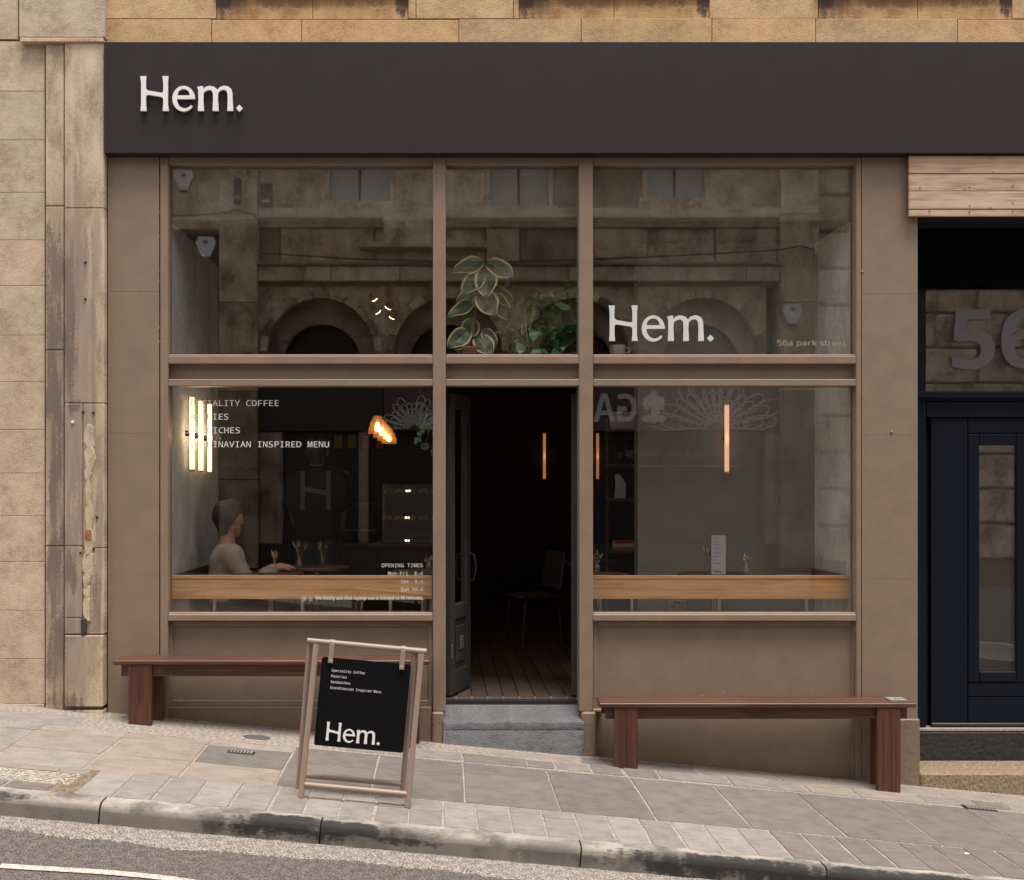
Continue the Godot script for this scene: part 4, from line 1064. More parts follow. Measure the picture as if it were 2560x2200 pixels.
	local(ch, "backrest", bx(Vector3(0.38, 0.34, 0.02), 0.008), M.chair, Vector3(0, 0.68, -0.2), Vector3(-0.15, 0, 0))
	for a in [[-1, -1], [1, -1], [-1, 1], [1, 1]]: local(ch, "leg", tube([Vector3(a[0] * 0.19, 0, a[1] * 0.2), Vector3(a[0] * 0.16, 0.44, a[1] * 0.16)], 0.014), M.chair)
	cafe_table(1.3, -2.9, 0.3, 1.03, "round dark table deep inside the cafe beside the pale chair")

func shelves():
	var zf := -1.55
	var t := thing("wall_shelving", "dark timber shelving with four boards beside the grey alcove wall", "shelf", Vector3(1.5, FLOOR, zf))
	var x0 := S(1524, 1100, zf).x
	var x1 := x0 + 0.42
	var ys := []
	for py in [1072, 1160, 1246, 1376]: ys.append(S(0, py, zf).y)
	for y in ys: span(t, "shelf_board", Vector3(x0, y - 0.022, zf), Vector3(x1, y, zf - 0.24), M.pine_dark, 0.003)
	for xx in [x0 + 0.006, x1 - 0.026]: span(t, "upright", Vector3(xx, FLOOR, zf - 0.245), Vector3(xx + 0.02, ys[0] + 0.1, zf - 0.265), M.pine_dark, 0.002)
	for k in 3:
		var bg := thing("coffee_bag", ["black coffee bag standing first on the upper shelf", "black coffee bag standing in the middle of the upper shelf", "black coffee bag standing last on the upper shelf"][k], "bag", Vector3(x0 + 0.09 + 0.08 * k, ys[1], zf - 0.08), "black coffee bags on the shelf")
		local(bg, "pouch", prism([PackedVector2Array([Vector2(-0.036, 0), Vector2(0.036, 0), Vector2(0.037, 0.12), Vector2(0.03, 0.18), Vector2(-0.03, 0.18), Vector2(-0.037, 0.12)])], 0.045), M.black, Vector3(0, 0, -0.02))
		local(bg, "label", bx(Vector3(0.05, 0.05, 0.001), 0.0), mat(lin(0.05, 0.05, 0.055), 0.6), Vector3(0, 0.07, 0.0257))
	var wb := thing("coffee_bag", "white coffee bag standing on the third shelf", "bag", Vector3(x0 + 0.09, ys[2], zf - 0.06))
	local(wb, "pouch", prism([PackedVector2Array([Vector2(-0.04, 0), Vector2(0.045, 0), Vector2(0.045, 0.12), Vector2(0.0, 0.19), Vector2(-0.035, 0.19), Vector2(-0.03, 0.1)])], 0.05), mat(lin(0.4, 0.42, 0.42), 0.6), Vector3(0, 0, -0.02))
	local(wb, "fold", bx(Vector3(0.03, 0.012, 0.056), 0.003), mat(lin(0.35, 0.36, 0.36), 0.6), Vector3(-0.018, 0.19, 0.005))
	var bk := thing("card_box", "white card box on top of the dark shelving", "box", Vector3(x0 + 0.12, ys[0], zf - 0.08))
	local(bk, "carton", bx(Vector3(0.19, 0.12, 0.15), 0.003), mat(lin(0.3, 0.29, 0.29), 0.7), Vector3(0, 0.06, 0))
	local(bk, "lid", bx(Vector3(0.196, 0.025, 0.156), 0.003), mat(lin(0.33, 0.32, 0.32), 0.7), Vector3(0, 0.125, 0))
	for k in 3:
		var r := thing("cookbook", ["red cookbook at the bottom of the pile on the lowest shelf", "cream cookbook in the middle of the pile on the lowest shelf", "red cookbook on top of the pile on the lowest shelf"][k], "book", Vector3(x0 + 0.13, ys[3] + 0.026 * k, zf - 0.08), "pile of cookbooks on the lowest shelf")
		var c: Color = [lin(0.4, 0.05, 0.03), lin(0.5, 0.42, 0.36), lin(0.42, 0.06, 0.04)][k]
		local(r, "pages", bx(Vector3(0.17, 0.018, 0.13), 0.001), mat(lin(0.5, 0.46, 0.4), 0.8), Vector3(0.003, 0.0125, -0.004))
		local(r, "cover", bx(Vector3(0.18, 0.003, 0.14), 0.001), mat(c, 0.5), Vector3(0, 0.0015, 0))
		local(r, "cover", bx(Vector3(0.18, 0.003, 0.14), 0.001), mat(c, 0.5), Vector3(0, 0.0235, 0))
		local(r, "spine", bx(Vector3(0.18, 0.019, 0.003), 0.001), mat(c, 0.5), Vector3(0, 0.0125, 0.0688))

func counter():
	var zf := -2.6
	var t := thing("service_counter", "dark timber service counter behind the opening times lettering", "counter", Vector3(-0.3, FLOOR, zf))
	span(t, "front", Vector3(-0.95, FLOOR, zf), Vector3(0.1, 1.16, zf - 0.55), mat(lin(0.05, 0.025, 0.014), 0.6, T.grain, Vector3(4, 0.6, 4)), 0.004)
	span(t, "worktop", Vector3(-0.98, 1.162, zf + 0.03), Vector3(0.12, 1.2, zf - 0.58), mat(lin(0.07, 0.04, 0.024), 0.4), 0.005)
	for k in 4: span(t, "batten", Vector3(-0.9 + 0.27 * k, FLOOR + 0.05, zf + 0.002), Vector3(-0.87 + 0.27 * k, 1.15, zf + 0.012), mat(lin(0.06, 0.03, 0.016), 0.6), 0.002)
	var c := thing("pastry_case", "glass pastry case with three lit shelves on the counter", "display case", Vector3(-0.28, 1.2, zf - 0.2))
	for k in 3:
		var at := S([1020, 1018, 1018][k], [1227, 1294, 1352][k], zf - 0.02)
		var y := at.y - 0.02
		if k == 2: y = 1.215
		span(c, "shelf", Vector3(-0.55, y - 0.008, zf - 0.03), Vector3(0.06, y, zf - 0.4), M.black, 0.002)
		for dx in [-0.012, 0.012]: part(c, "led_light", lathe([Vector2(0, 0), Vector2(0.008, 0.0), Vector2(0.006, 0.006), Vector2(0, 0.008)], 8), glow(Color(1.0, 0.86, 0.66), 3.0), Vector3(at.x + dx, maxf(at.y, 1.225), zf - 0.028), Vector3(PI / 2, 0, 0))
		for q in 5:
			var b := begin()
			tube_into(b, [Vector3(-0.04, 0.008, 0.01), Vector3(-0.02, 0.02, 0), Vector3(0.01, 0.026, -0.01), Vector3(0.04, 0.01, 0.01)], 0.015, 0.012, 8)
			if k < 2: 
				var pa := thing("pastry", "golden pastry on the %s shelf of the glass case, %s from its outer post" % [["top", "middle"][k], ["first", "second", "third", "fourth", "fifth"][q]], "pastry", Vector3(-0.5 + 0.11 * q, y, zf - 0.15), "pastries in the glass case")
				local(pa, "crust", done(b), mat(lin(0.25, 0.11, 0.035), 0.6))
				local(pa, "paper", bx(Vector3(0.09, 0.002, 0.06), 0.0), mat(lin(0.3, 0.27, 0.22), 0.8), Vector3(0, 0.001, 0))
	for xx in [-0.555, 0.063]: span(c, "post", Vector3(xx, 1.201, zf - 0.03), Vector3(xx + 0.012, 1.74, zf - 0.042), M.black, 0.002)
	span(c, "glass_front", Vector3(-0.54, 1.202, zf - 0.012), Vector3(0.06, 1.73, zf - 0.016), M.bottle, 0.0)
	span(c, "top", Vector3(-0.555, 1.741, zf - 0.01), Vector3(0.075, 1.755, zf - 0.42), M.black, 0.002)
	# framed prints on the far wall
	for k in 4:
		var a := S([846, 880, 915, 949][k], 1105, -5.97)
		var fr := thing("framed_print", "small framed %s print, %s of four on the dark rear wall" % [["ochre", "yellow", "red", "rust"][k], ["first", "second", "third", "fourth"][k]], "picture", a - Vector3(0, 0.09, 0), "framed prints on the rear wall")
		part(fr, "frame", bx(Vector3(0.125, 0.185, 0.016), 0.003), M.black, a)
		part(fr, "print", bx(Vector3(0.1, 0.158, 0.004), 0.0), mat([lin(0.3, 0.2, 0.08), lin(0.34, 0.24, 0.07), lin(0.32, 0.12, 0.07), lin(0.28, 0.11, 0.06)][k], 0.7), a + Vector3(0, 0, 0.0095))
	var em := Vector3(-0.75, 1.2, zf - 0.3)
	var mc := thing("coffee_machine", "black espresso machine on the counter beside the pastry case", "coffee machine", em)
	local(mc, "body", bx(Vector3(0.3, 0.22, 0.36), 0.02), M.black, Vector3(0, 0.25, 0))
	local(mc, "base", bx(Vector3(0.3, 0.1, 0.36), 0.01), M.black, Vector3(0, 0.055, -0.02))
	local(mc, "drip_tray", bx(Vector3(0.26, 0.012, 0.16), 0.003), M.steel, Vector3(0, 0.112, 0.1))
	for dx in [-0.07, 0.07]:
		local(mc, "group_head", lathe([Vector2(0, 0), Vector2(0.03, 0), Vector2(0.032, 0.04), Vector2(0, 0.04)], 14), M.steel, Vector3(dx, 0.11 + 0.0, 0.12) + Vector3(0, 0.03, 0))

# ---------------------------------------------------------------- people
func field_mesh(bones: Array, cell: float, k: float) -> ArrayMesh:   # bone: [a, b, ra, rb]; smooth union, surface nets
	var lo := Vector3.INF
	var hi := -Vector3.INF
	for b in bones:
		var r: float = maxf(b[2], b[3]) + k + cell * 2
		lo = lo.min(b[0] - Vector3.ONE * r).min(b[1] - Vector3.ONE * r)
		hi = hi.max(b[0] + Vector3.ONE * r).max(b[1] + Vector3.ONE * r)
	var n := Vector3i(((hi - lo) / cell).ceil()) + Vector3i.ONE
	var f := PackedFloat32Array(); f.resize(n.x * n.y * n.z); f.fill(1.0)
	for b in bones:
		var a: Vector3 = b[0]
		var ab: Vector3 = b[1] - a
		var l2 := maxf(ab.length_squared(), 1e-9)
		var r: float = maxf(b[2], b[3]) + k + cell * 2
		var i0 := Vector3i(((a.min(b[1]) - Vector3.ONE * r - lo) / cell).floor()).clamp(Vector3i.ZERO, n - Vector3i.ONE)
		var i1 := Vector3i(((a.max(b[1]) + Vector3.ONE * r - lo) / cell).ceil()).clamp(Vector3i.ZERO, n - Vector3i.ONE)
		var sq: Vector3 = b[4] if b.size() > 4 else Vector3.ONE
		for z in range(i0.z, i1.z + 1):
			for y in range(i0.y, i1.y + 1):
				var at := (z * n.y + y) * n.x
				for x in range(i0.x, i1.x + 1):
					var p := lo + Vector3(x, y, z) * cell
					var t := clampf((p - a).dot(ab) / l2, 0.0, 1.0)
					var d := ((p - a - ab * t) / sq).length() - lerpf(b[2], b[3], t)
					var o := f[at + x]
					var h := maxf(k - absf(o - d), 0.0) / k
					f[at + x] = minf(o, d) - h * h * k * 0.25
	var st := SurfaceTool.new(); st.begin(Mesh.PRIMITIVE_TRIANGLES); st.set_smooth_group(0)
	var ids := {}
	var count := 0
	var sx := 1
	var sy := n.x
	var sz := n.x * n.y
	var corners := [0, sx, sy, sx + sy, sz, sx + sz, sy + sz, sx + sy + sz]
	var edges := [[0, 1], [2, 3], [4, 5], [6, 7], [0, 2], [1, 3], [4, 6], [5, 7], [0, 4], [1, 5], [2, 6], [3, 7]]
	for z in n.z - 1:
		for y in n.y - 1:
			for x in n.x - 1:
				var at := (z * n.y + y) * n.x + x
				var inside := 0
				for c in corners: if f[at + c] < 0.0: inside += 1
				if inside == 0 or inside == 8: continue
				var sum := Vector3.ZERO
				var m := 0
				for e in edges:
					var va := f[at + corners[e[0]]]
					var vb := f[at + corners[e[1]]]
					if (va < 0.0) != (vb < 0.0):
						var t := va / (va - vb)
						var pa := Vector3(e[0] & 1, (e[0] >> 1) & 1, e[0] >> 2)
						var pb := Vector3(e[1] & 1, (e[1] >> 1) & 1, e[1] >> 2)
						sum += pa.lerp(pb, t); m += 1
				ids[at] = count; count += 1
				st.add_vertex(lo + (Vector3(x, y, z) + sum / m) * cell)
	for at in ids:
		for ax in [[sx, sy, sz], [sy, sz, sx], [sz, sx, sy]]:
			var v0 := f[at]
			var v1 := f[at + ax[0]]
			if (v0 < 0.0) == (v1 < 0.0): continue
			var q := [at, at - ax[1], at - ax[1] - ax[2], at - ax[2]]
			if not (ids.has(q[1]) and ids.has(q[2]) and ids.has(q[3])): continue
			var o := [0, 1, 2, 0, 2, 3] if v0 >= 0.0 else [0, 2, 1, 0, 3, 2]
			for i in o: st.add_index(ids[q[i]])
	st.generate_normals()
	return st.commit()
func people():
	var skin := mat(lin(0.36, 0.2, 0.13), 0.6)
	var hair := mat(lin(0.006, 0.0045, 0.004), 0.7)
	var blouse := mat(lin(0.33, 0.295, 0.26), 0.85, T.paint, Vector3(3, 3, 3))
	var dark := mat(lin(0.02, 0.02, 0.022), 0.8)
	# seated at the left wall, turned away towards the room
	var seat_y := 0.735
	var d := 8.3
	var hx := S(573, 1300, DIST - d).x
	var hz := DIST - d
	var hy := S(0, 1300, DIST - d).y       # middle of the head
	var t := thing("person", "person with short dark hair and cream blouse seated at the left wall bench", "person", Vector3(hx, FLOOR, hz))
	var H := Vector3(hx, hy, hz)
	var V := func(x: float, y: float, z: float) -> Vector3: return Vector3(x, y, z) - Vector3(hx, FLOOR, hz)
	var W := func(p: Vector3) -> Vector3: return p - Vector3(hx, FLOOR, hz)
	# head turned to +x and a little away
	var fwd := Vector3(0.62, -0.05, -0.78).normalized()
	var lat := fwd.cross(Vector3.UP).normalized()
	var hd := [[W.call(H + Vector3(0, 0.035, 0) - fwd * 0.02), W.call(H + Vector3(0, 0.02, 0) + fwd * 0.025), 0.088, 0.082], [W.call(H + Vector3(0, -0.05, 0) + fwd * 0.035), W.call(H + Vector3(0, -0.085, 0) + fwd * 0.055), 0.06, 0.042],
		[W.call(H + fwd * 0.1 + Vector3(0, 0.01, 0)), W.call(H + fwd * 0.122 + Vector3(0, -0.022, 0)), 0.009, 0.014], [W.call(H + fwd * 0.093 + Vector3(0, -0.055, 0) - lat * 0.012), W.call(H + fwd * 0.093 + Vector3(0, -0.055, 0) + lat * 0.012), 0.011, 0.011]]
	for s in [-1.0, 1.0]: hd.append([W.call(H + lat * s * 0.082 + Vector3(0, 0.012, 0) - fwd * 0.005), W.call(H + lat * s * 0.08 + Vector3(0, -0.022, 0)), 0.013, 0.01])
	var neck := H + Vector3(-0.015, -0.17, 0.01)
	hd.append([W.call(H + Vector3(0.0, -0.06, 0) - fwd * 0.01), W.call(neck), 0.052, 0.055])
	var sh := neck + Vector3(-0.01, -0.06, 0.0)
	var hip := Vector3(hx - 0.03, seat_y + 0.12, hz + 0.02)
	var ls := sh + Vector3(0.08, -0.02, 0.16)       # shoulder nearer the window
	var rs := sh + Vector3(-0.02, -0.02, -0.17)
	var le := ls + Vector3(0.13, -0.24, 0.03)
	var re := rs + Vector3(0.15, -0.24, -0.01)
	var lh := Vector3(hx + 0.36, 1.115, hz + 0.13)
	var rh := Vector3(hx + 0.37, 1.115, hz - 0.02)
	var body := hd.duplicate()
	body.append_array([[W.call(neck), W.call(sh + Vector3(0, -0.1, 0)), 0.06, 0.1], [W.call(le), W.call(lh), 0.036, 0.026], [W.call(re), W.call(rh), 0.036, 0.026]])
	for hnd in [[lh, -1.0], [rh, 1.0]]:
		var hp: Vector3 = hnd[0]
		body.append([W.call(hp), W.call(hp + Vector3(0.06, -0.003, 0)), 0.024, 0.022])
		for k in 4: body.append([W.call(hp + Vector3(0.06, 0, (k - 1.5) * 0.019)), W.call(hp + Vector3(0.12 - absf(k - 1.4) * 0.012, -0.012, (k - 1.5) * 0.021)), 0.009, 0.007])
		body.append([W.call(hp + Vector3(0.02, 0, hnd[1] * 0.02)), W.call(hp + Vector3(0.07, -0.006, hnd[1] * 0.05)), 0.01, 0.008])
	local(t, "body", field_mesh(body, 0.0085, 0.018), skin)
	local(t, "blouse", field_mesh([[W.call(neck + Vector3(0, -0.045, 0)), W.call(sh + Vector3(0, -0.06, 0)), 0.064, 0.11], [W.call(sh + Vector3(0, -0.08, 0.06)), W.call(hip + Vector3(0, 0.05, 0.05)), 0.105, 0.125], [W.call(sh + Vector3(0, -0.08, -0.06)), W.call(hip + Vector3(0, 0.05, -0.05)), 0.105, 0.125],
		[W.call(ls), W.call(le), 0.07, 0.062], [W.call(rs), W.call(re), 0.07, 0.062], [W.call(le), W.call(le.lerp(lh, 0.8)), 0.062, 0.05], [W.call(re), W.call(re.lerp(rh, 0.8)), 0.062, 0.05], [W.call(sh + Vector3(0, -0.03, 0)), W.call(ls), 0.07, 0.072], [W.call(sh + Vector3(0, -0.03, 0)), W.call(rs), 0.07, 0.072]], 0.013, 0.05), blouse)
	local(t, "trousers", field_mesh([[W.call(hip + Vector3(0, -0.02, 0.08)), W.call(hip + Vector3(0.42, -0.03, 0.1)), 0.1, 0.065], [W.call(hip + Vector3(0, -0.02, -0.08)), W.call(hip + Vector3(0.42, -0.03, -0.1)), 0.1, 0.065], [W.call(hip + Vector3(0.42, -0.03, 0.1)), W.call(Vector3(hx + 0.4, FLOOR + 0.09, hz + 0.12)), 0.065, 0.045], [W.call(hip + Vector3(0.42, -0.03, -0.1)), W.call(Vector3(hx + 0.4, FLOOR + 0.09, hz - 0.08)), 0.065, 0.045]], 0.018, 0.04), dark)
	for zz in [0.12, -0.08]: local(t, "shoe", field_mesh([[Vector3(0.37, 0.045, zz), Vector3(0.52, 0.04, zz), 0.044, 0.036]], 0.012, 0.02), M.black)
	local(t, "hair", field_mesh([[W.call(H + Vector3(0, 0.055, 0) - fwd * 0.035), W.call(H + Vector3(0, 0.075, 0) + fwd * 0.03), 0.093, 0.08], [W.call(H + Vector3(0, 0.0, 0) - fwd * 0.05), W.call(H + Vector3(0, -0.075, 0) - fwd * 0.055), 0.082, 0.045], [W.call(H + Vector3(0, 0.05, 0) - fwd * 0.04 + lat * 0.03), W.call(H + Vector3(0, 0.02, 0) - fwd * 0.03 - lat * 0.03), 0.075, 0.075]], 0.01, 0.03), hair)
	local(t, "earring", lathe([Vector2(0, -0.01), Vector2(0.006, 0), Vector2(0, 0.01)], 8), M.gold, W.call(H - lat * -0.082 + Vector3(0, -0.05, 0)))
	# standing with the back to the window
	d = 9.35
	var cx := S(793, 1222, DIST - d).x
	var cz := DIST - d
	var sy := S(0, 1175, DIST - d).y        # shoulder line
	var g := thing("person", "person in black t-shirt with large pale letter on the back, standing behind tables", "person", Vector3(cx, FLOOR, cz))
	var U := func(x: float, y: float, z: float) -> Vector3: return Vector3(x, y - FLOOR, z)
	var tall := sy + 0.27
	var hh := sy + 0.15
	var bones := [[U.call(0, hh + 0.03, 0.005), U.call(0, hh + 0.02, -0.03), 0.088, 0.08], [U.call(0, hh - 0.06, -0.04), U.call(0, hh - 0.085, -0.06), 0.055, 0.04], [U.call(0, hh - 0.05, 0), U.call(0, sy - 0.02, 0.01), 0.052, 0.06], [U.call(0, hh + 0.005, -0.11), U.call(0, hh - 0.025, -0.128), 0.01, 0.013]]
	for s in [-1.0, 1.0]:
		bones.append([U.call(s * 0.085, hh + 0.005, 0), U.call(s * 0.083, hh - 0.025, 0), 0.012, 0.009])
		bones.append_array([[U.call(s * 0.215, sy - 0.27, 0.02), U.call(s * 0.19, sy - 0.46, -0.12), 0.042, 0.028]])
		var hp := Vector3(s * 0.185, sy - 0.48 - FLOOR, -0.15)
		bones.append([hp, hp + Vector3(0, -0.02, -0.07), 0.026, 0.024])
		for k in 4: bones.append([hp + Vector3((k - 1.5) * 0.019, -0.02, -0.07), hp + Vector3((k - 1.5) * 0.02, -0.06, -0.12 + absf(k - 1.5) * 0.008), 0.009, 0.007])
		bones.append([hp + Vector3(-s * 0.02, -0.01, -0.02), hp + Vector3(-s * 0.05, -0.03, -0.07), 0.01, 0.008])
	bones.append([U.call(0, sy - 0.02, 0.0), U.call(0, sy - 0.12, 0.0), 0.06, 0.06])
	skin = mat(lin(0.2, 0.11, 0.07), 0.6)  # darker copy of the skin, the room's darkness put into its colour
	local(g, "body", field_mesh(bones, 0.0095, 0.02), skin)
	var shirt := []
	for s in [-1.0, 1.0]:
		shirt.append_array([[U.call(s * 0.03, sy - 0.03, 0), U.call(s * 0.19, sy - 0.075, 0), 0.072, 0.07], [U.call(s * 0.19, sy - 0.08, 0), U.call(s * 0.225, sy - 0.27, 0.02), 0.072, 0.07], [U.call(s * 0.09, sy - 0.12, 0), U.call(s * 0.08, sy - 0.55, 0), 0.115, 0.11]])
	shirt.append([U.call(0, sy - 0.035, 0.005), U.call(0, sy - 0.2, 0.0), 0.075, 0.118])
	local(g, "shirt", field_mesh(shirt, 0.014, 0.05), M.black)
	var jeans := []
	for s in [-1.0, 1.0]: jeans.append_array([[U.call(s * 0.08, sy - 0.55, 0), U.call(s * 0.1, sy - 0.93, 0), 0.108, 0.07], [U.call(s * 0.1, sy - 0.93, 0), U.call(s * 0.1, FLOOR + 0.08, 0.02), 0.07, 0.05]])
	local(g, "trousers", field_mesh(jeans, 0.018, 0.04), dark)
	for s in [-1.0, 1.0]: local(g, "shoe", field_mesh([[Vector3(s * 0.1, 0.045, 0.03), Vector3(s * 0.11, 0.04, -0.14), 0.044, 0.036]], 0.012, 0.02), M.black)
	local(g, "hair", field_mesh([[U.call(0, hh + 0.05, 0.02), U.call(0, hh + 0.06, -0.04), 0.094, 0.08], [U.call(0, hh, 0.03), U.call(0, hh - 0.06, 0.03), 0.084, 0.06]], 0.011, 0.03), hair)
	var hl := PackedVector2Array()
	for q in [0,0, 0.17,0, 0.15,0.13, 0.16,0.43, 0.85,0.33, 0.85,0.13, 0.83,0.0, 1.0,0.0, 0.98,0.13, 0.98,0.87, 1.0,1.0, 0.83,1.0, 0.85,0.87, 0.85,0.47, 0.16,0.57, 0.15,0.87, 0.17,1.0, 0,1.0, 0.02,0.87, 0.02,0.13]: hl.append(Vector2())
	var raw := [0,0, 0.17,0, 0.15,0.13, 0.16,0.48, 0.85,0.38, 0.85,0.13, 0.83,0.0, 1.0,0.0, 0.98,0.13, 0.98,0.87, 1.0,1.0, 0.83,1.0, 0.85,0.87, 0.85,0.5, 0.16,0.6, 0.15,0.87, 0.17,1.0, 0,1.0, 0.02,0.87, 0.02,0.13]
	hl = PackedVector2Array()
	for q in range(0, raw.size(), 2): hl.append(Vector2(raw[q] * 0.255 - 0.1275, raw[q + 1] * 0.315))
	local(g, "shirt_letter", prism([hl], 0.003), mat(lin(0.06, 0.06, 0.06), 0.8), U.call(0.0, S(0, 1274, DIST - d).y, 0.126))  # letter colour lowered to stand for the dim room

# ---------------------------------------------------------------- number 56
func number_door():
	var t := thing("door_surround", "black recessed doorway surround with frosted house number in the light above", "door frame", Vector3(3.9, -0.2, -0.4))
	var zf := -0.4
	var a := func(sx: float, sy: float, z: float) -> Vector3: return S(sx, sy, z)
	var blk := func(n: String, x0: float, y0: float, x1: float, y1: float, z0: float, z1: float, m: Material, bevel := 0.004):
		var p: Vector3 = S(x0, y0, z0)
		var q: Vector3 = S(x1, y1, z0)
		return span(t, n, Vector3(p.x, p.y, z0), Vector3(q.x, q.y, z1), m, bevel)
	blk.call("shutter_box", 2225, 480, 2900, 714, -0.34, -0.6, mat(lin(0.0015, 0.0016, 0.002), 0.7, null, Vector3.ONE, null, 0.0, 0.15), 0.004)
	blk.call("jamb", 2225, 714, 2316, 1830, -0.40, -0.6, M.navy, 0.006)
	blk.call("transom_bar", 2230, 978, 2900, 996, -0.36, -0.55, M.navy, 0.008)
	blk.call("transom_moulding", 2230, 996, 2900, 1002, -0.385, -0.55, M.navy, 0.004)
	blk.call("head", 2316.5, 1003, 2900, 1043, -0.405, -0.6, M.navy, 0.004)
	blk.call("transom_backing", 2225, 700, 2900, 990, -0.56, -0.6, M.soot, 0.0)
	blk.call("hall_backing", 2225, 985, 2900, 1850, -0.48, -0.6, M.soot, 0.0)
	var g0 := S(2310, 714, -0.42)
	var g1 := S(2880, 978, -0.42)
	var gp := part(t, "transom_glass", bx(Vector3(g1.x - g0.x, g0.y - g1.y, 0.006), 0.0), M.wavy, Vector3((g0.x + g1.x) / 2, (g0.y + g1.y) / 2, -0.42))
	part(t, "transom_inner_glass", bx(Vector3(g1.x - g0.x, g0.y - g1.y, 0.006), 0.0), M.wavy, Vector3((g0.x + g1.x) / 2, (g0.y + g1.y) / 2, -0.45))
	letters(gp, "5", 2380, 920, 146, M.frost, -0.416, false, true, 107, "numeral")
	letters(gp, "6", 2504, 920, 146, M.frost, -0.416, false, true, 107, "numeral")
	var dr := thing("panelled_door", "dark navy front door with tall narrow glass panel beside the taupe pilaster", "door", Vector3(3.9, 0.0, -0.42))
	var pc := func(n: String, x0: float, y0: float, x1: float, y1: float, z0: float, z1: float, m: Material, bevel := 0.004):
		var p: Vector3 = S(x0, y0, z0)
		var q: Vector3 = S(x1, y1, z0)
		return span(dr, n, Vector3(p.x, p.y, z0), Vector3(q.x, q.y, z1), m, bevel)
	pc.call("stile", 2327, 1045, 2419, 1813, -0.425, -0.47, M.navy)
	pc.call("stile", 2572, 1045, 2700, 1813, -0.425, -0.47, M.navy)
	pc.call("top_rail", 2420, 1045, 2571, 1083, -0.425, -0.47, M.navy)
	pc.call("bottom_rail", 2420, 1707, 2571, 1741, -0.425, -0.47, M.navy)
	pc.call("kick_panel", 2420, 1743, 2571, 1813, -0.428, -0.47, M.navy)
	pc.call("glazing_frame", 2420.5, 1084.5, 2449, 1706, -0.418, -0.45, M.navy, 0.006)
	pc.call("glazing_frame", 2542, 1084.5, 2571, 1706, -0.418, -0.45, M.navy, 0.006)
	pc.call("glazing_frame", 2449.5, 1084.5, 2541.5, 1113, -0.418, -0.45, M.navy, 0.006)
	pc.call("glazing_frame", 2449.5, 1679, 2541.5, 1706, -0.418, -0.45, M.navy, 0.006)
	pc.call("weather_bar", 2330, 1808, 2700, 1816, -0.40, -0.425, mat(lin(0.03, 0.035, 0.04), 0.35), 0.004)
	pc.call("glass_panel", 2445, 1110, 2546, 1682, -0.432, -0.437, M.wavy, 0.0)
	pc.call("inner_glass", 2445, 1110, 2546, 1682, -0.444, -0.449, M.wavy, 0.0)
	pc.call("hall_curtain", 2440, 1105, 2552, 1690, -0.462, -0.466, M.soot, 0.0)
	# boards above
	var bd := thing("timber_boarding", "bare weathered timber boarding under the fascia above the black doorway", "boarding", S(2420, 540, 0.06))
	var yb := [388, 434, 478, 523, 541]
	for i in 4:
		var p := S(2273.5, yb[i], 0.06)
		var q := S(2900, yb[i + 1], 0.06)
		span(bd, "board", Vector3(p.x, p.y - 0.0015, 0.06 - 0.003 * (i % 2)), Vector3(q.x, q.y + 0.0015, 0.035), M["board%d" % i], 0.004)
	var p0 := S(2276, 388, 0.034)
	var q0 := S(2900, 540, 0.034)
	span(bd, "batten", Vector3(p0.x, p0.y, 0.034), Vector3(q0.x, q0.y, -0.02), M.soot, 0.0)
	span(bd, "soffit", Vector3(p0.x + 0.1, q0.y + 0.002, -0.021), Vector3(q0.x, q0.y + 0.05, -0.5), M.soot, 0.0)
	for k in [[2300, 470], [2324, 528], [2424, 468], [2424, 515], [2424, 530], [2532, 466], [2532, 508], [2532, 527], [2476, 520], [2412, 474], [2483, 430]]:
		part(bd, "nail", lathe([Vector2(0.0045, -0.001), Vector2(0.004, 0.0015), Vector2(0, 0.002)], 8), M.soot, S(k[0], k[1], 0.0605), Vector3(PI / 2, 0, 0))
	# steps
	var sp := thing("door_threshold", "black painted stone riser under the navy front door", "step", Vector3(3.9, -0.2, -0.37))
	var r0 := S(2290, 1829, -0.35)
	var r1 := S(2900, 1960, -0.35)
	span(sp, "riser", Vector3(3.17, r0.y, -0.35), Vector3(5.2, r1.y - 0.2, -0.6), M.black_step, 0.012)
	span(sp, "threshold", Vector3(3.17, r0.y + 0.001, -0.355), Vector3(5.2, r0.y + 0.018, -0.6), M.mortar, 0.003)
	var gs := thing("granite_step", "speckled pale granite step below the navy front door", "step", Vector3(3.9, -0.35, -0.15))
	var gt := S(2300, 1934, 0.015).y
	span(gs, "tread", Vector3(3.185, gt, 0.015), Vector3(5.2, gt - 0.4, -0.349), M.granite, 0.01)
	span(t, "pier", Vector3(4.75, -0.7, 0.0), Vector3(6.0, 3.92, -0.6), M.brown, 0.004)

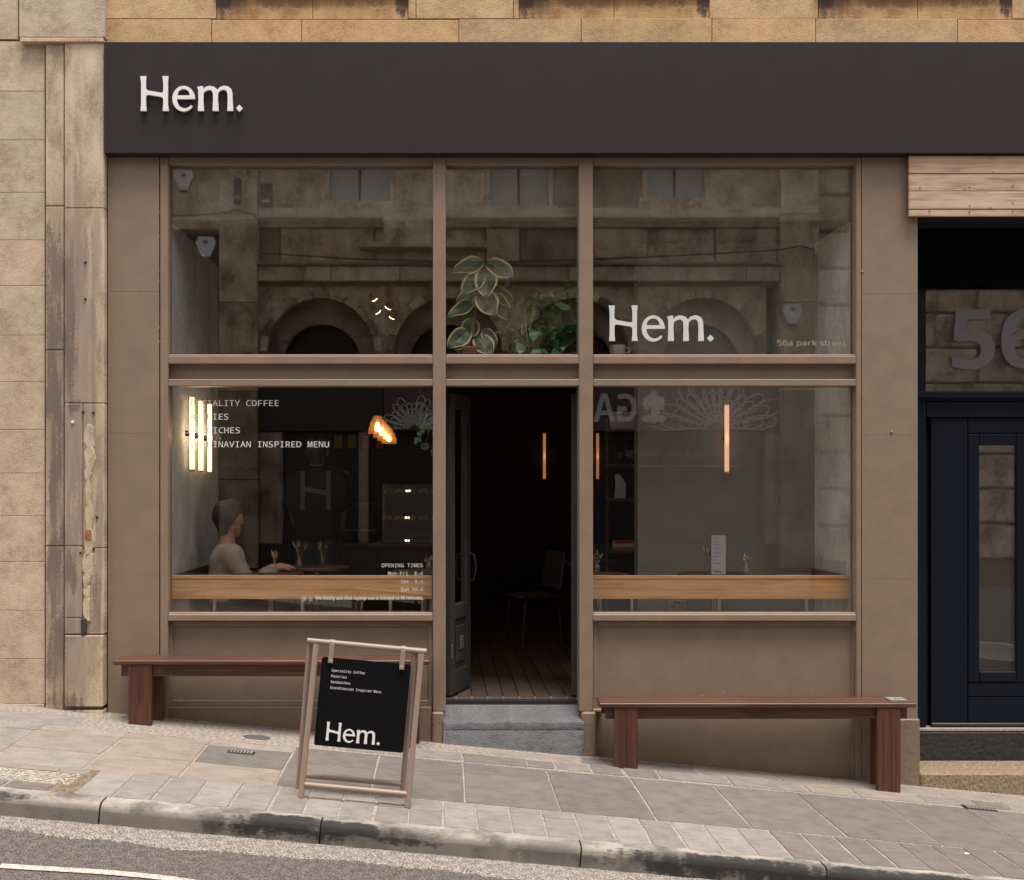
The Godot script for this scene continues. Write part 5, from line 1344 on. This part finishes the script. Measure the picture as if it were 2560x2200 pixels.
# ---------------------------------------------------------------- the building across the street (seen mirrored in the glass)
func O(sx: float, sy: float, z := ZO) -> Vector3:
	var k := (DIST + ZO + 0.11) / F
	return Vector3((sx - VX) * k, EYE - (sy - VY) * k, z)
func across_street():
	var t := thing("arcaded_building", "stained pale stone building with arches and sash windows, mirrored in the cafe glass", "building", Vector3(1.0, -0.1, ZO))
	var ob := func(n: String, x0: float, y0: float, x1: float, y1: float, proud: float, m: Material, back := 0.3, bevel := 0.01):
		var a := O(x0, y0)
		var b := O(x1, y1)
		return span(t, n, Vector3(a.x, a.y, ZO - proud), Vector3(b.x, b.y, ZO + back), m, bevel)
	var wins := [[812, 985, 505], [1214, 1382, 517], [1606, 1775, 496]]
	# upper wall between windows
	var xs := [647.0, 812, 985, 1214, 1382, 1606, 1775, 1945]
	for i in range(0, 8, 2):
		ob.call("wall_stone", xs[i], 120, xs[i + 1], 330, 0.0, M["opp%d" % (i / 2)])
		ob.call("wall_stone", xs[i], 331, xs[i + 1], 524, 0.0, M["opp%d" % ((i / 2 + 1) % 4)])
	for w in wins:
		ob.call("window_frame", w[0], 140, w[0] + 11, w[2], 0.03, M.opp2)
		ob.call("window_frame", w[1] - 11, 140, w[1], w[2], 0.03, M.opp2)
		ob.call("window_sill", w[0] - 12, w[2], w[1] + 12, 524, 0.1, M.opp2)
		ob.call("window_glass", w[0] + 11, 140, w[1] - 11, w[2], -0.12, mat(lin(0.3, 0.3, 0.29), 0.12), 0.16)
		ob.call("glazing_bar", (w[0] + w[1]) / 2 - 3, 140, (w[0] + w[1]) / 2 + 3, w[2], -0.1, M.soot, 0.11)
		ob.call("window_head", w[0], 120, w[1], 140, 0.02, M.opp1)
	# bands
	ob.call("string_course", 647, 524, 1945, 548, 0.12, M.opp2)
	ob.call("frieze", 647, 548, 1945, 569, 0.04, M.opp1)
	var fx := [647, 700, 935, 1215, 1300, 1480, 1620, 1790, 1945]
	for i in fx.size() - 1: ob.call("frieze_stone", fx[i] + 1, 569, fx[i + 1] - 1, 658, 0.0 if i % 2 else -0.05, M["opp%d" % [3, 1, 2, 1, 3, 0, 2, 0][i]])
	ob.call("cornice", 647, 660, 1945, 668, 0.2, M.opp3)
	var cx := [647, 760, 830, 1000, 1200, 1420, 1600, 1860, 1945]
	for i in cx.size() - 1: ob.call("cornice_stone", cx[i] + 0.5, 668, cx[i + 1] - 0.5, 706, 0.14, M["opp%d" % [1, 2, 2, 0, 1, 0, 2, 0][i]])
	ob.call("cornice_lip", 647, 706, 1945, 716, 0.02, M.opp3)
	ob.call("sign_box", 960, 545, 1080, 612, 0.15, M.opp2)
	ob.call("sign_ledge", 900, 612, 1216, 624, 0.2, M.opp2)
	# arches
	var k := (DIST + ZO + 0.11) / F
	var r_out := 136.0 * k
	for i in 4:
		var c := O([802, 1120, 1438, 1757][i], 880)
		var hw := 159.0 * k
		var top := O(0, 716).y
		var bot := O(0, 1000).y
		var poly := PackedVector2Array([Vector2(-hw, bot - c.y), Vector2(-hw, top - c.y), Vector2(hw, top - c.y), Vector2(hw, bot - c.y), Vector2(r_out, bot - c.y)])
		for q in 25:
			var a := PI * q / 24.0
			poly.append(Vector2(cos(a), sin(a)) * r_out)
		poly.append(Vector2(-r_out, bot - c.y))
		part(t, "arch_spandrel", prism([poly], 0.25), M["opp%d" % (i % 3)], Vector3(c.x, c.y, ZO))
		for q in 11:
			var a0 := PI * q / 11.0 + 0.008
			var a1 := PI * (q + 1) / 11.0 - 0.008
			var vs := PackedVector2Array()
			for z in 4: vs.append(Vector2(cos(lerpf(a0, a1, z / 3.0)), sin(lerpf(a0, a1, z / 3.0))) * (r_out + 0.1))
			for z in 4: vs.append(Vector2(cos(lerpf(a1, a0, z / 3.0)), sin(lerpf(a1, a0, z / 3.0))) * (r_out - 0.01))
			part(t, "arch_stone", prism([vs], 0.14), M["opp%d" % ((q * 3 + i) % 4)], Vector3(c.x, c.y, ZO - 0.07))
		# inner wall with a smaller dark arch
		var ri := 98.0 * k
		var cy := O(0, 905).y - c.y
		var inner := PackedVector2Array([Vector2(-r_out, bot - c.y)])
		for q in 25:
			var a := PI - PI * q / 24.0
			inner.append(Vector2(cos(a), sin(a)) * (r_out + 0.02))
		inner.append_array(PackedVector2Array([Vector2(r_out, bot - c.y), Vector2(ri, bot - c.y)]))
		for q in 21:
			var a := PI * q / 20.0
			inner.append(Vector2(cos(a) * ri, cy + sin(a) * ri))
		inner.append(Vector2(-ri, bot - c.y))
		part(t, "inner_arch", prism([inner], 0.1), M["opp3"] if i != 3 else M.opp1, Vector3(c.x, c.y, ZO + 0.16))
		ob.call("arch_window", [802, 1120, 1438, 1757][i] - 120, 760, [802, 1120, 1438, 1757][i] + 120, 1000, -0.3, M.soot if i != 3 else mat(lin(0.12, 0.11, 0.1), 0.2), 0.4)
	# piers at both ends
	for a in [[552, 647], [1945, 2040]]:
		var ys := [120, 330, 540, 760, 980, 1200, 1420]
		for i in 6: ob.call("pier_stone", a[0], ys[i] + 0.5, a[1], ys[i + 1] - 0.5, 0.16, M["opp%d" % [0, 2, 0, 1, 3, 3][i]])
	# shop below
	ob.call("shop_fascia", 960, 966, 1944, 1078, 0.06, mat(lin(0.075, 0.04, 0.055), 0.6))
	ob.call("shop_fascia", 648, 966, 959, 1078, 0.05, M.shop_black)
	ob.call("shop_window", 705, 1079, 1944, 1360, -0.15, mat(lin(0.03, 0.03, 0.03), 0.15), 0.25)
	ob.call("stall_riser", 648, 1360, 1944, 1440, 0.0, M.shop_black)
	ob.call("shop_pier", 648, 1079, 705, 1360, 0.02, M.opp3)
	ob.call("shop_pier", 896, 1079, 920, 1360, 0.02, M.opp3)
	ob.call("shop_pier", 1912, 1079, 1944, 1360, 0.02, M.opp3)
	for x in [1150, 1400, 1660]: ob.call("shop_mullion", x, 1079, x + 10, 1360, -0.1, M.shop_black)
	ob.call("wall_core", 400, 100, 2060, 1440, -0.42, M.soot, 0.8)
	ob.call("shop_rail", 1600, 1163, 1860, 1166, -0.14, M.opp2, 0.16)
	# sign lettering, reading from the street
	var mw := mat(lin(0.5, 0.48, 0.46), 0.7)
	var lt := func(s: String, x_right: float, y: float, cap: float, width: float, z: float, serif: bool, m: Material):
		var tm := text(s, cap * k / 0.714, false, not serif, 0.01, 0, serif)
		var o := part(t, "sign_lettering", tm, m, O(x_right, y, z), Vector3(0, PI, 0))
		var bb := tm.get_aabb()
		var sc: float = width * k / bb.size.x
		o.scale = Vector3(sc, 1, 1)
		o.position += Vector3(bb.position.x * sc, -text("H", cap * k / 0.714, false, not serif, 0.01, 0, serif).get_aabb().position.y, 0)
	lt.call("GA", 1590, 1055, 68, 108, ZO - 0.066, false, mw)
	lt.call("CLOTHING & HANDICRAFTS", 1843, 1140, 15, 276, ZO + 0.14, true, mat(lin(0.3, 0.29, 0.27), 0.7))
	# a rounded emblem and a leafy flourish on the fascia
	var em := O(1633, 1022, ZO - 0.07)
	for b in [[0, 0.12, 0.14, 0.1], [-0.11, 0.08, 0.06, 0.1], [0.11, 0.08, 0.06, 0.1], [0.02, -0.04, 0.07, 0.1], [-0.1, -0.15, 0.09, 0.05], [0.1, -0.15, 0.09, 0.05], [0, -0.17, 0.05, 0.06], [0, 0.24, 0.05, 0.04]]:
		var pts := PackedVector2Array()
		for q in 18: pts.append(Vector2(cos(TAU * q / 18) * b[2], sin(TAU * q / 18) * b[3]))
		part(t, "emblem", prism([pts], 0.006 + 0.001 * absf(b[0]) * 10), mw, em + Vector3(b[0], b[1], -0.004 - absf(b[1]) * 0.01))
	for fl in [[1790, 1070, 1.0], [1036, 1070, 0.55]]:
		var base := O(fl[0], fl[1], ZO - 0.066)
		for q in 13:
			var a: float = PI * (q + 0.5) / 13.0
			for r in [0.22, 0.42, 0.62, 0.8]:
				var rr: float = r * fl[2] * (1.0 + 0.2 * sin(q * 1.7)) * (1.0 if absf(a - PI / 2) < 0.9 else 1.15)
				var path := []
				for z in 9:
					var tt := TAU * z / 8.0
					var c := Vector3(cos(a), sin(a), 0) * (rr * 0.72)
					path.append(c + Vector3(cos(a), sin(a), 0) * cos(tt) * rr * 0.28 + Vector3(-sin(a), cos(a), 0) * sin(tt) * rr * 0.12)
				part(t, "flourish", tube(path, 0.01, -1.0, 4), mw, base)
	# cable
	var cb := thing("facade_cable", "black cable looped along the stone band of the building across the street", "cable", O(1500, 640, ZO - 0.25))
	var path2 := []
	for p in [[430, 548], [520, 545], [560, 540], [600, 533], [640, 545], [652, 562], [660, 640], [900, 655], [1200, 662], [1500, 655], [1800, 640], [1940, 632], [1990, 622], [2022, 630], [2032, 660], [2030, 900]]: path2.append(O(p[0], p[1], ZO - 0.22) - cb.position)
	local(cb, "cable", tube(path2, 0.011, -1.0, 6), M.soot)
	local(cb, "cable_clip", bx(Vector3(0.06, 0.05, 0.05), 0.005), M.soot, path2[9])
	# house to the left: pale wall over a dark opening
	var lb := thing("passage_building", "plain pale building with a dark passage opening, mirrored at the left of the glass", "building", O(440, 1300))
	var os := func(p: Node3D, n: String, x0: float, y0: float, x1: float, y1: float, proud: float, m: Material, back := 0.3, bevel := 0.01):
		var a := O(x0, y0)
		var b := O(x1, y1)
		return span(p, n, Vector3(a.x, a.y, ZO - proud), Vector3(b.x, b.y, ZO + back), m, bevel)
	os.call(lb, "wall", -400, 120, 551, 545, 0.0, M.opp0)
	os.call(lb, "lintel", -400, 545, 551, 575, 0.05, M.opp2)
	os.call(lb, "opening_back", 330, 575, 551, 1400, -1.2, M.soot, 1.4)
	os.call(lb, "side_wall", -400, 575, 330, 1420, 0.0, M.opp1)
	# ashlar house to the right
	var rb := thing("rusticated_building", "pale building of large stone blocks with deep joints, mirrored at right", "building", O(2500, 1300))
	os.call(rb, "core", 2041, 120, 3700, 1480, -0.03, M.joint, 0.3, 0.0)
	for r in 14:
		var y0 := 120.0 + r * 92.0
		var x := 2042.0 - (r % 2) * 110.0
		while x < 3700.0:
			var x1 := minf(x + 230.0, 3700.0)
			os.call(rb, "stone_block", maxf(x, 2042.0) + 2, y0 + 2.5, x1 - 2, y0 + 89.5, 0.02, M["opp%d" % ((r * 5 + int(x)) % 3)], 0.1, 0.03)
			x += 230.0
	# boxes on the walls
	for a in [[461, 452, "white hexagonal alarm box high on the pale wall across the street", 0.02], [519, 622, "white hexagonal alarm box with blue mark over the dark passage", 0.1], [1970, 790, "pale hexagonal alarm box on the stone pier across the street", 0.18]]:
		var c := O(a[0], a[1], ZO - a[3] - 0.05)
		var b := thing("alarm_box", a[2], "alarm", c - Vector3(0, 0.17, 0), "alarm boxes on the facades across the street")
		var hexp := PackedVector2Array([Vector2(-0.11, 0.15), Vector2(0.11, 0.15), Vector2(0.15, 0.06), Vector2(0.06, -0.15), Vector2(-0.06, -0.15), Vector2(-0.15, 0.06)])
		part(b, "cover", prism([hexp], 0.07), mat(lin(0.62, 0.61, 0.6), 0.5), c - Vector3(0, 0, 0.02))
		part(b, "mark", bx(Vector3(0.07, 0.05, 0.004), 0.0), mat(lin(0.1, 0.14, 0.3), 0.6), c + Vector3(0, 0.07, -0.022))
		part(b, "strobe", bx(Vector3(0.1, 0.05, 0.05), 0.01), M.shade_blue, c + Vector3(0, -0.15, 0.02))
	for a in [[600, 487, 18, 62, "long black junction box on the stone pier across the street"], [671, 497, 30, 56, "square black meter box beside the pier across the street"]]:
		var c := O(a[0], a[1], ZO - 0.22)
		var b := thing("wall_box", a[4], "box", c)
		part(b, "case", bx(Vector3(a[2] * k, a[3] * k, 0.12), 0.02), M.soot, c)
		part(b, "plate", bx(Vector3(a[2] * k * 0.6, 0.04, 0.006), 0.0), M.opp2, c + Vector3(0, -0.1, -0.0625))

# ---------------------------------------------------------------- things on the pavement
func wooden_bench(sx: float, sy: float, label: String):
	# front upper left corner of the top at that pixel
	var zf := 0.285
	var a := S(sx, sy, zf)
	var L := 2.035
	var top := a.y
	var t := thing("wooden_bench", label, "bench", Vector3(a.x + L / 2, gy(a.x + L / 2), 0.16), "dark red benches against the shopfront")
	for k in 3:
		var z1 := zf - 0.085 * k
		span(t, "top_plank", Vector3(a.x + (0.008 * k), top - 0.03, z1), Vector3(a.x + L - 0.004 * k, top - 0.0015 * k, z1 - 0.082), M.wood, 0.006)
	span(t, "apron", Vector3(a.x + 0.045, top - 0.031, zf - 0.035), Vector3(a.x + L - 0.045, top - 0.108, zf - 0.06), M.wood, 0.003)
	span(t, "apron", Vector3(a.x + 0.045, top - 0.031, 0.075), Vector3(a.x + L - 0.045, top - 0.108, 0.05), M.wood, 0.003)
	for xl in [a.x + 0.1, a.x + L - 0.248]:
		for zz in [[zf - 0.008, zf - 0.034], [0.1, 0.076]]:
			var back: float = 0.03 if zz[0] < 0.2 else 0.0
			var x0: float = xl + back
			var x1: float = xl + 0.148 + back
			# cut to the slope of the pavement
			var st := begin()
			var y0 := gy(x0) + 0.002
			var y1 := gy(x1) + 0.002
			var yt := top - 0.0315
			var pts := [Vector3(x0, y0, zz[0]), Vector3(x1, y1, zz[0]), Vector3(x1, yt, zz[0]), Vector3(x0, yt, zz[0]), Vector3(x0, y0, zz[1]), Vector3(x1, y1, zz[1]), Vector3(x1, yt, zz[1]), Vector3(x0, yt, zz[1])]
			var o := t.position
			for fc in [[3, 2, 1, 0], [4, 5, 6, 7], [7, 3, 0, 4], [2, 6, 5, 1], [7, 6, 2, 3], [0, 1, 5, 4]]:
				for q in [0, 1, 2, 0, 2, 3]:
					var v: Vector3 = pts[fc[q]]
					st.set_uv(Vector2(v.y * 0.7 + x0, (v.x + v.z) * 4.0))
					st.add_vertex(v - o)
			st.generate_normals()
			local(t, "leg", st.commit(), M.wood_uv)
func street_things():
	wooden_bench(281, 1651, "dark red timber bench under the window with the lettering, short legs uphill")
	wooden_bench(1498, 1758, "dark red timber bench beside the navy door with a slate piece on it")
	var sl := S(2244, 1749, 0.2)
	var slate := thing("slate_tile", "small grey slate tile lying on the bench end by the navy door", "tile", Vector3(sl.x, S(0, 1758, 0.285).y, 0.17))
	local(slate, "tile", slab([Vector2(-0.055, -0.05), Vector2(0.056, -0.048), Vector2(0.055, 0.05), Vector2(-0.054, 0.051)], 0.009, 0.002), M.slate, Vector3(0, 0.0095, 0))
	local(slate, "chip", slab([Vector2(-0.02, -0.015), Vector2(0.015, -0.018), Vector2(0.02, 0.012), Vector2(-0.012, 0.016)], 0.004, 0.001), M.slate, Vector3(0.01, 0.0137, 0.01))
	# A-board
	var f0 := G(752, 1995)
	var f1 := G(1018.6, 2017)
	var wd := (f1 - f0).length()
	var t := thing("pavement_sign", "taupe tubular pavement sign with hanging black menu panel on the paving", "sign", (f0 + f1) / 2)
	t.rotation.z = -atan(SLOPE)
	var h := 0.812
	var r := 0.0158
	var sp := 0.085
	var m: Material = M.frame_tube
	local(t, "top_bar", tube([Vector3(-wd / 2 - 0.05, h, -sp), Vector3(wd / 2 + 0.026, h, -sp)], r, -1.0, 14), m)
	for s in [-1.0, 1.0]:
		local(t, "front_leg", tube([Vector3(s * wd / 2, 0.0, 0), Vector3(s * wd / 2, h - 0.012, -sp + 0.012)], r, -1.0, 14), m)
		local(t, "back_leg", tube([Vector3(s * wd / 2 - 0.036, 0.0, -2 * sp), Vector3(s * wd / 2 - 0.036, h - 0.012, -sp - 0.012)], r, -1.0, 14), m)
	local(t, "front_stretcher", tube([Vector3(-wd / 2, 0.068, -0.007), Vector3(wd / 2, 0.068, -0.007)], r * 0.9, -1.0, 14), m)
	local(t, "back_stretcher", tube([Vector3(-wd / 2 - 0.036, 0.075, -2 * sp + 0.007), Vector3(wd / 2 - 0.036, 0.075, -2 * sp + 0.007)], r * 0.9, -1.0, 14), m)
	# panel with rounded corners
	var pw := 0.475
	var ph := 0.468
	var pp := PackedVector2Array()
	for c in [[1, 1, 0.0], [-1, 1, PI / 2], [-1, -1, PI], [1, -1, 3 * PI / 2]]:
		for q in 5:
			var a: float = c[2] + PI / 2 * q / 4.0
			pp.append(Vector2(c[0] * (pw / 2 - 0.012) + cos(a) * 0.012, c[1] * (ph / 2 - 0.012) + sin(a) * 0.012))
	var pc := Vector3(-0.006, h - 0.075 - ph / 2, -sp + 0.018)
	var panel := local(t, "panel", prism([pp], 0.006), M.black, pc, Vector3(-0.04, 0, 0))
	for s in [-1.0, 1.0]:
		var sx: float = -0.006 + s * 0.19
		var st := local(t, "strap", bx(Vector3(0.026, 0.1, 0.003), 0.001), m, Vector3(sx, h - 0.053, -sp + 0.0265), Vector3(-0.04, 0, 0))
		local(t, "clasp", tube([Vector3(sx - 0.013, h, -sp), Vector3(sx + 0.013, h, -sp)], r + 0.0035, -1.0, 14), m)
		local(st, "rivet", lathe([Vector2(0.005, 0), Vector2(0.004, 0.002), Vector2(0, 0.0025)], 10), M.steel, Vector3(0, -0.038, 0.0016), Vector3(PI / 2, 0, 0))
	local(panel, "wordmark", hem(0.0985, 0.001), M.white, Vector3(-pw / 2 + 0.058, -ph / 2 + 0.03, 0.0062))
	var lines := ["Speciality Coffee", "Pastries", "Sandwiches", "Scandinavian Inspired Menu"]
	var ws := [0.177, 0.083, 0.104, 0.272]
	for i in 4:
		var tm := text(lines[i], 0.0185, true, true, 0.001)
		var o := local(panel, "lettering", tm, M.white, Vector3(-pw / 2 + 0.058, ph / 2 - 0.073 - 0.0305 * i, 0.0068))
		var sc: float = ws[i] / tm.get_aabb().size.x
		o.scale = Vector3(sc, 1, 1); o.position.x -= tm.get_aabb().position.x * sc; o.position.y -= text("H", 0.0185, true, true, 0.001).get_aabb().position.y
	# gratings
	for a in [[603, 1882, 0.16, 0.07, "small iron drain grating set in the beige slabs below the left bench"], [2448, 2021, 0.2, 0.09, "iron drain grating in the paving below the granite step"]]:
		var p := G(a[0], a[1])
		var g := thing("drain_grating", a[4], "grating", p, "drain gratings in the pavement")
		g.rotation.z = -atan(SLOPE)
		local(g, "frame", bx(Vector3(a[2], 0.012, a[3]), 0.002), M.soot, Vector3(0, -0.001, 0))
		var nb := 7
		for i in nb: local(g, "bar", bx(Vector3(a[2] / nb * 0.5, 0.006, a[3] * 0.8), 0.001), M.pale1, Vector3((i - nb / 2) * a[2] / (nb + 1), 0.0065, 0))
	var cv := G(642, 1843)
	var co := thing("valve_cover", "small oval metal cover in the sandy strip below the left bench", "cover", cv)
	co.rotation.z = -atan(SLOPE); co.scale = Vector3(1.5, 1, 1)
	local(co, "lid", lathe([Vector2(0, 0.003), Vector2(0.045, 0.003), Vector2(0.047, 0.0), Vector2(0.047, -0.01)], 20), M.iron)
	local(co, "ring", lathe([Vector2(0.05, -0.01), Vector2(0.05, 0.002), Vector2(0.058, 0.002), Vector2(0.058, -0.01)], 20), M.iron)
	var lt := G(2416, 2136)
	var lit := thing("paper_scrap", "pale scrap of paper lying on the grey paving slabs", "litter", lt)
	lit.rotation.z = -atan(SLOPE)
	local(lit, "paper", slab([Vector2(-0.014, -0.006), Vector2(0.012, -0.009), Vector2(0.016, 0.007), Vector2(-0.008, 0.009)], 0.002, 0.0008), mat(lin(0.6, 0.65, 0.68), 0.8), Vector3(0, 0.006, 0), Vector3(0.15, 0.3, 0.1))
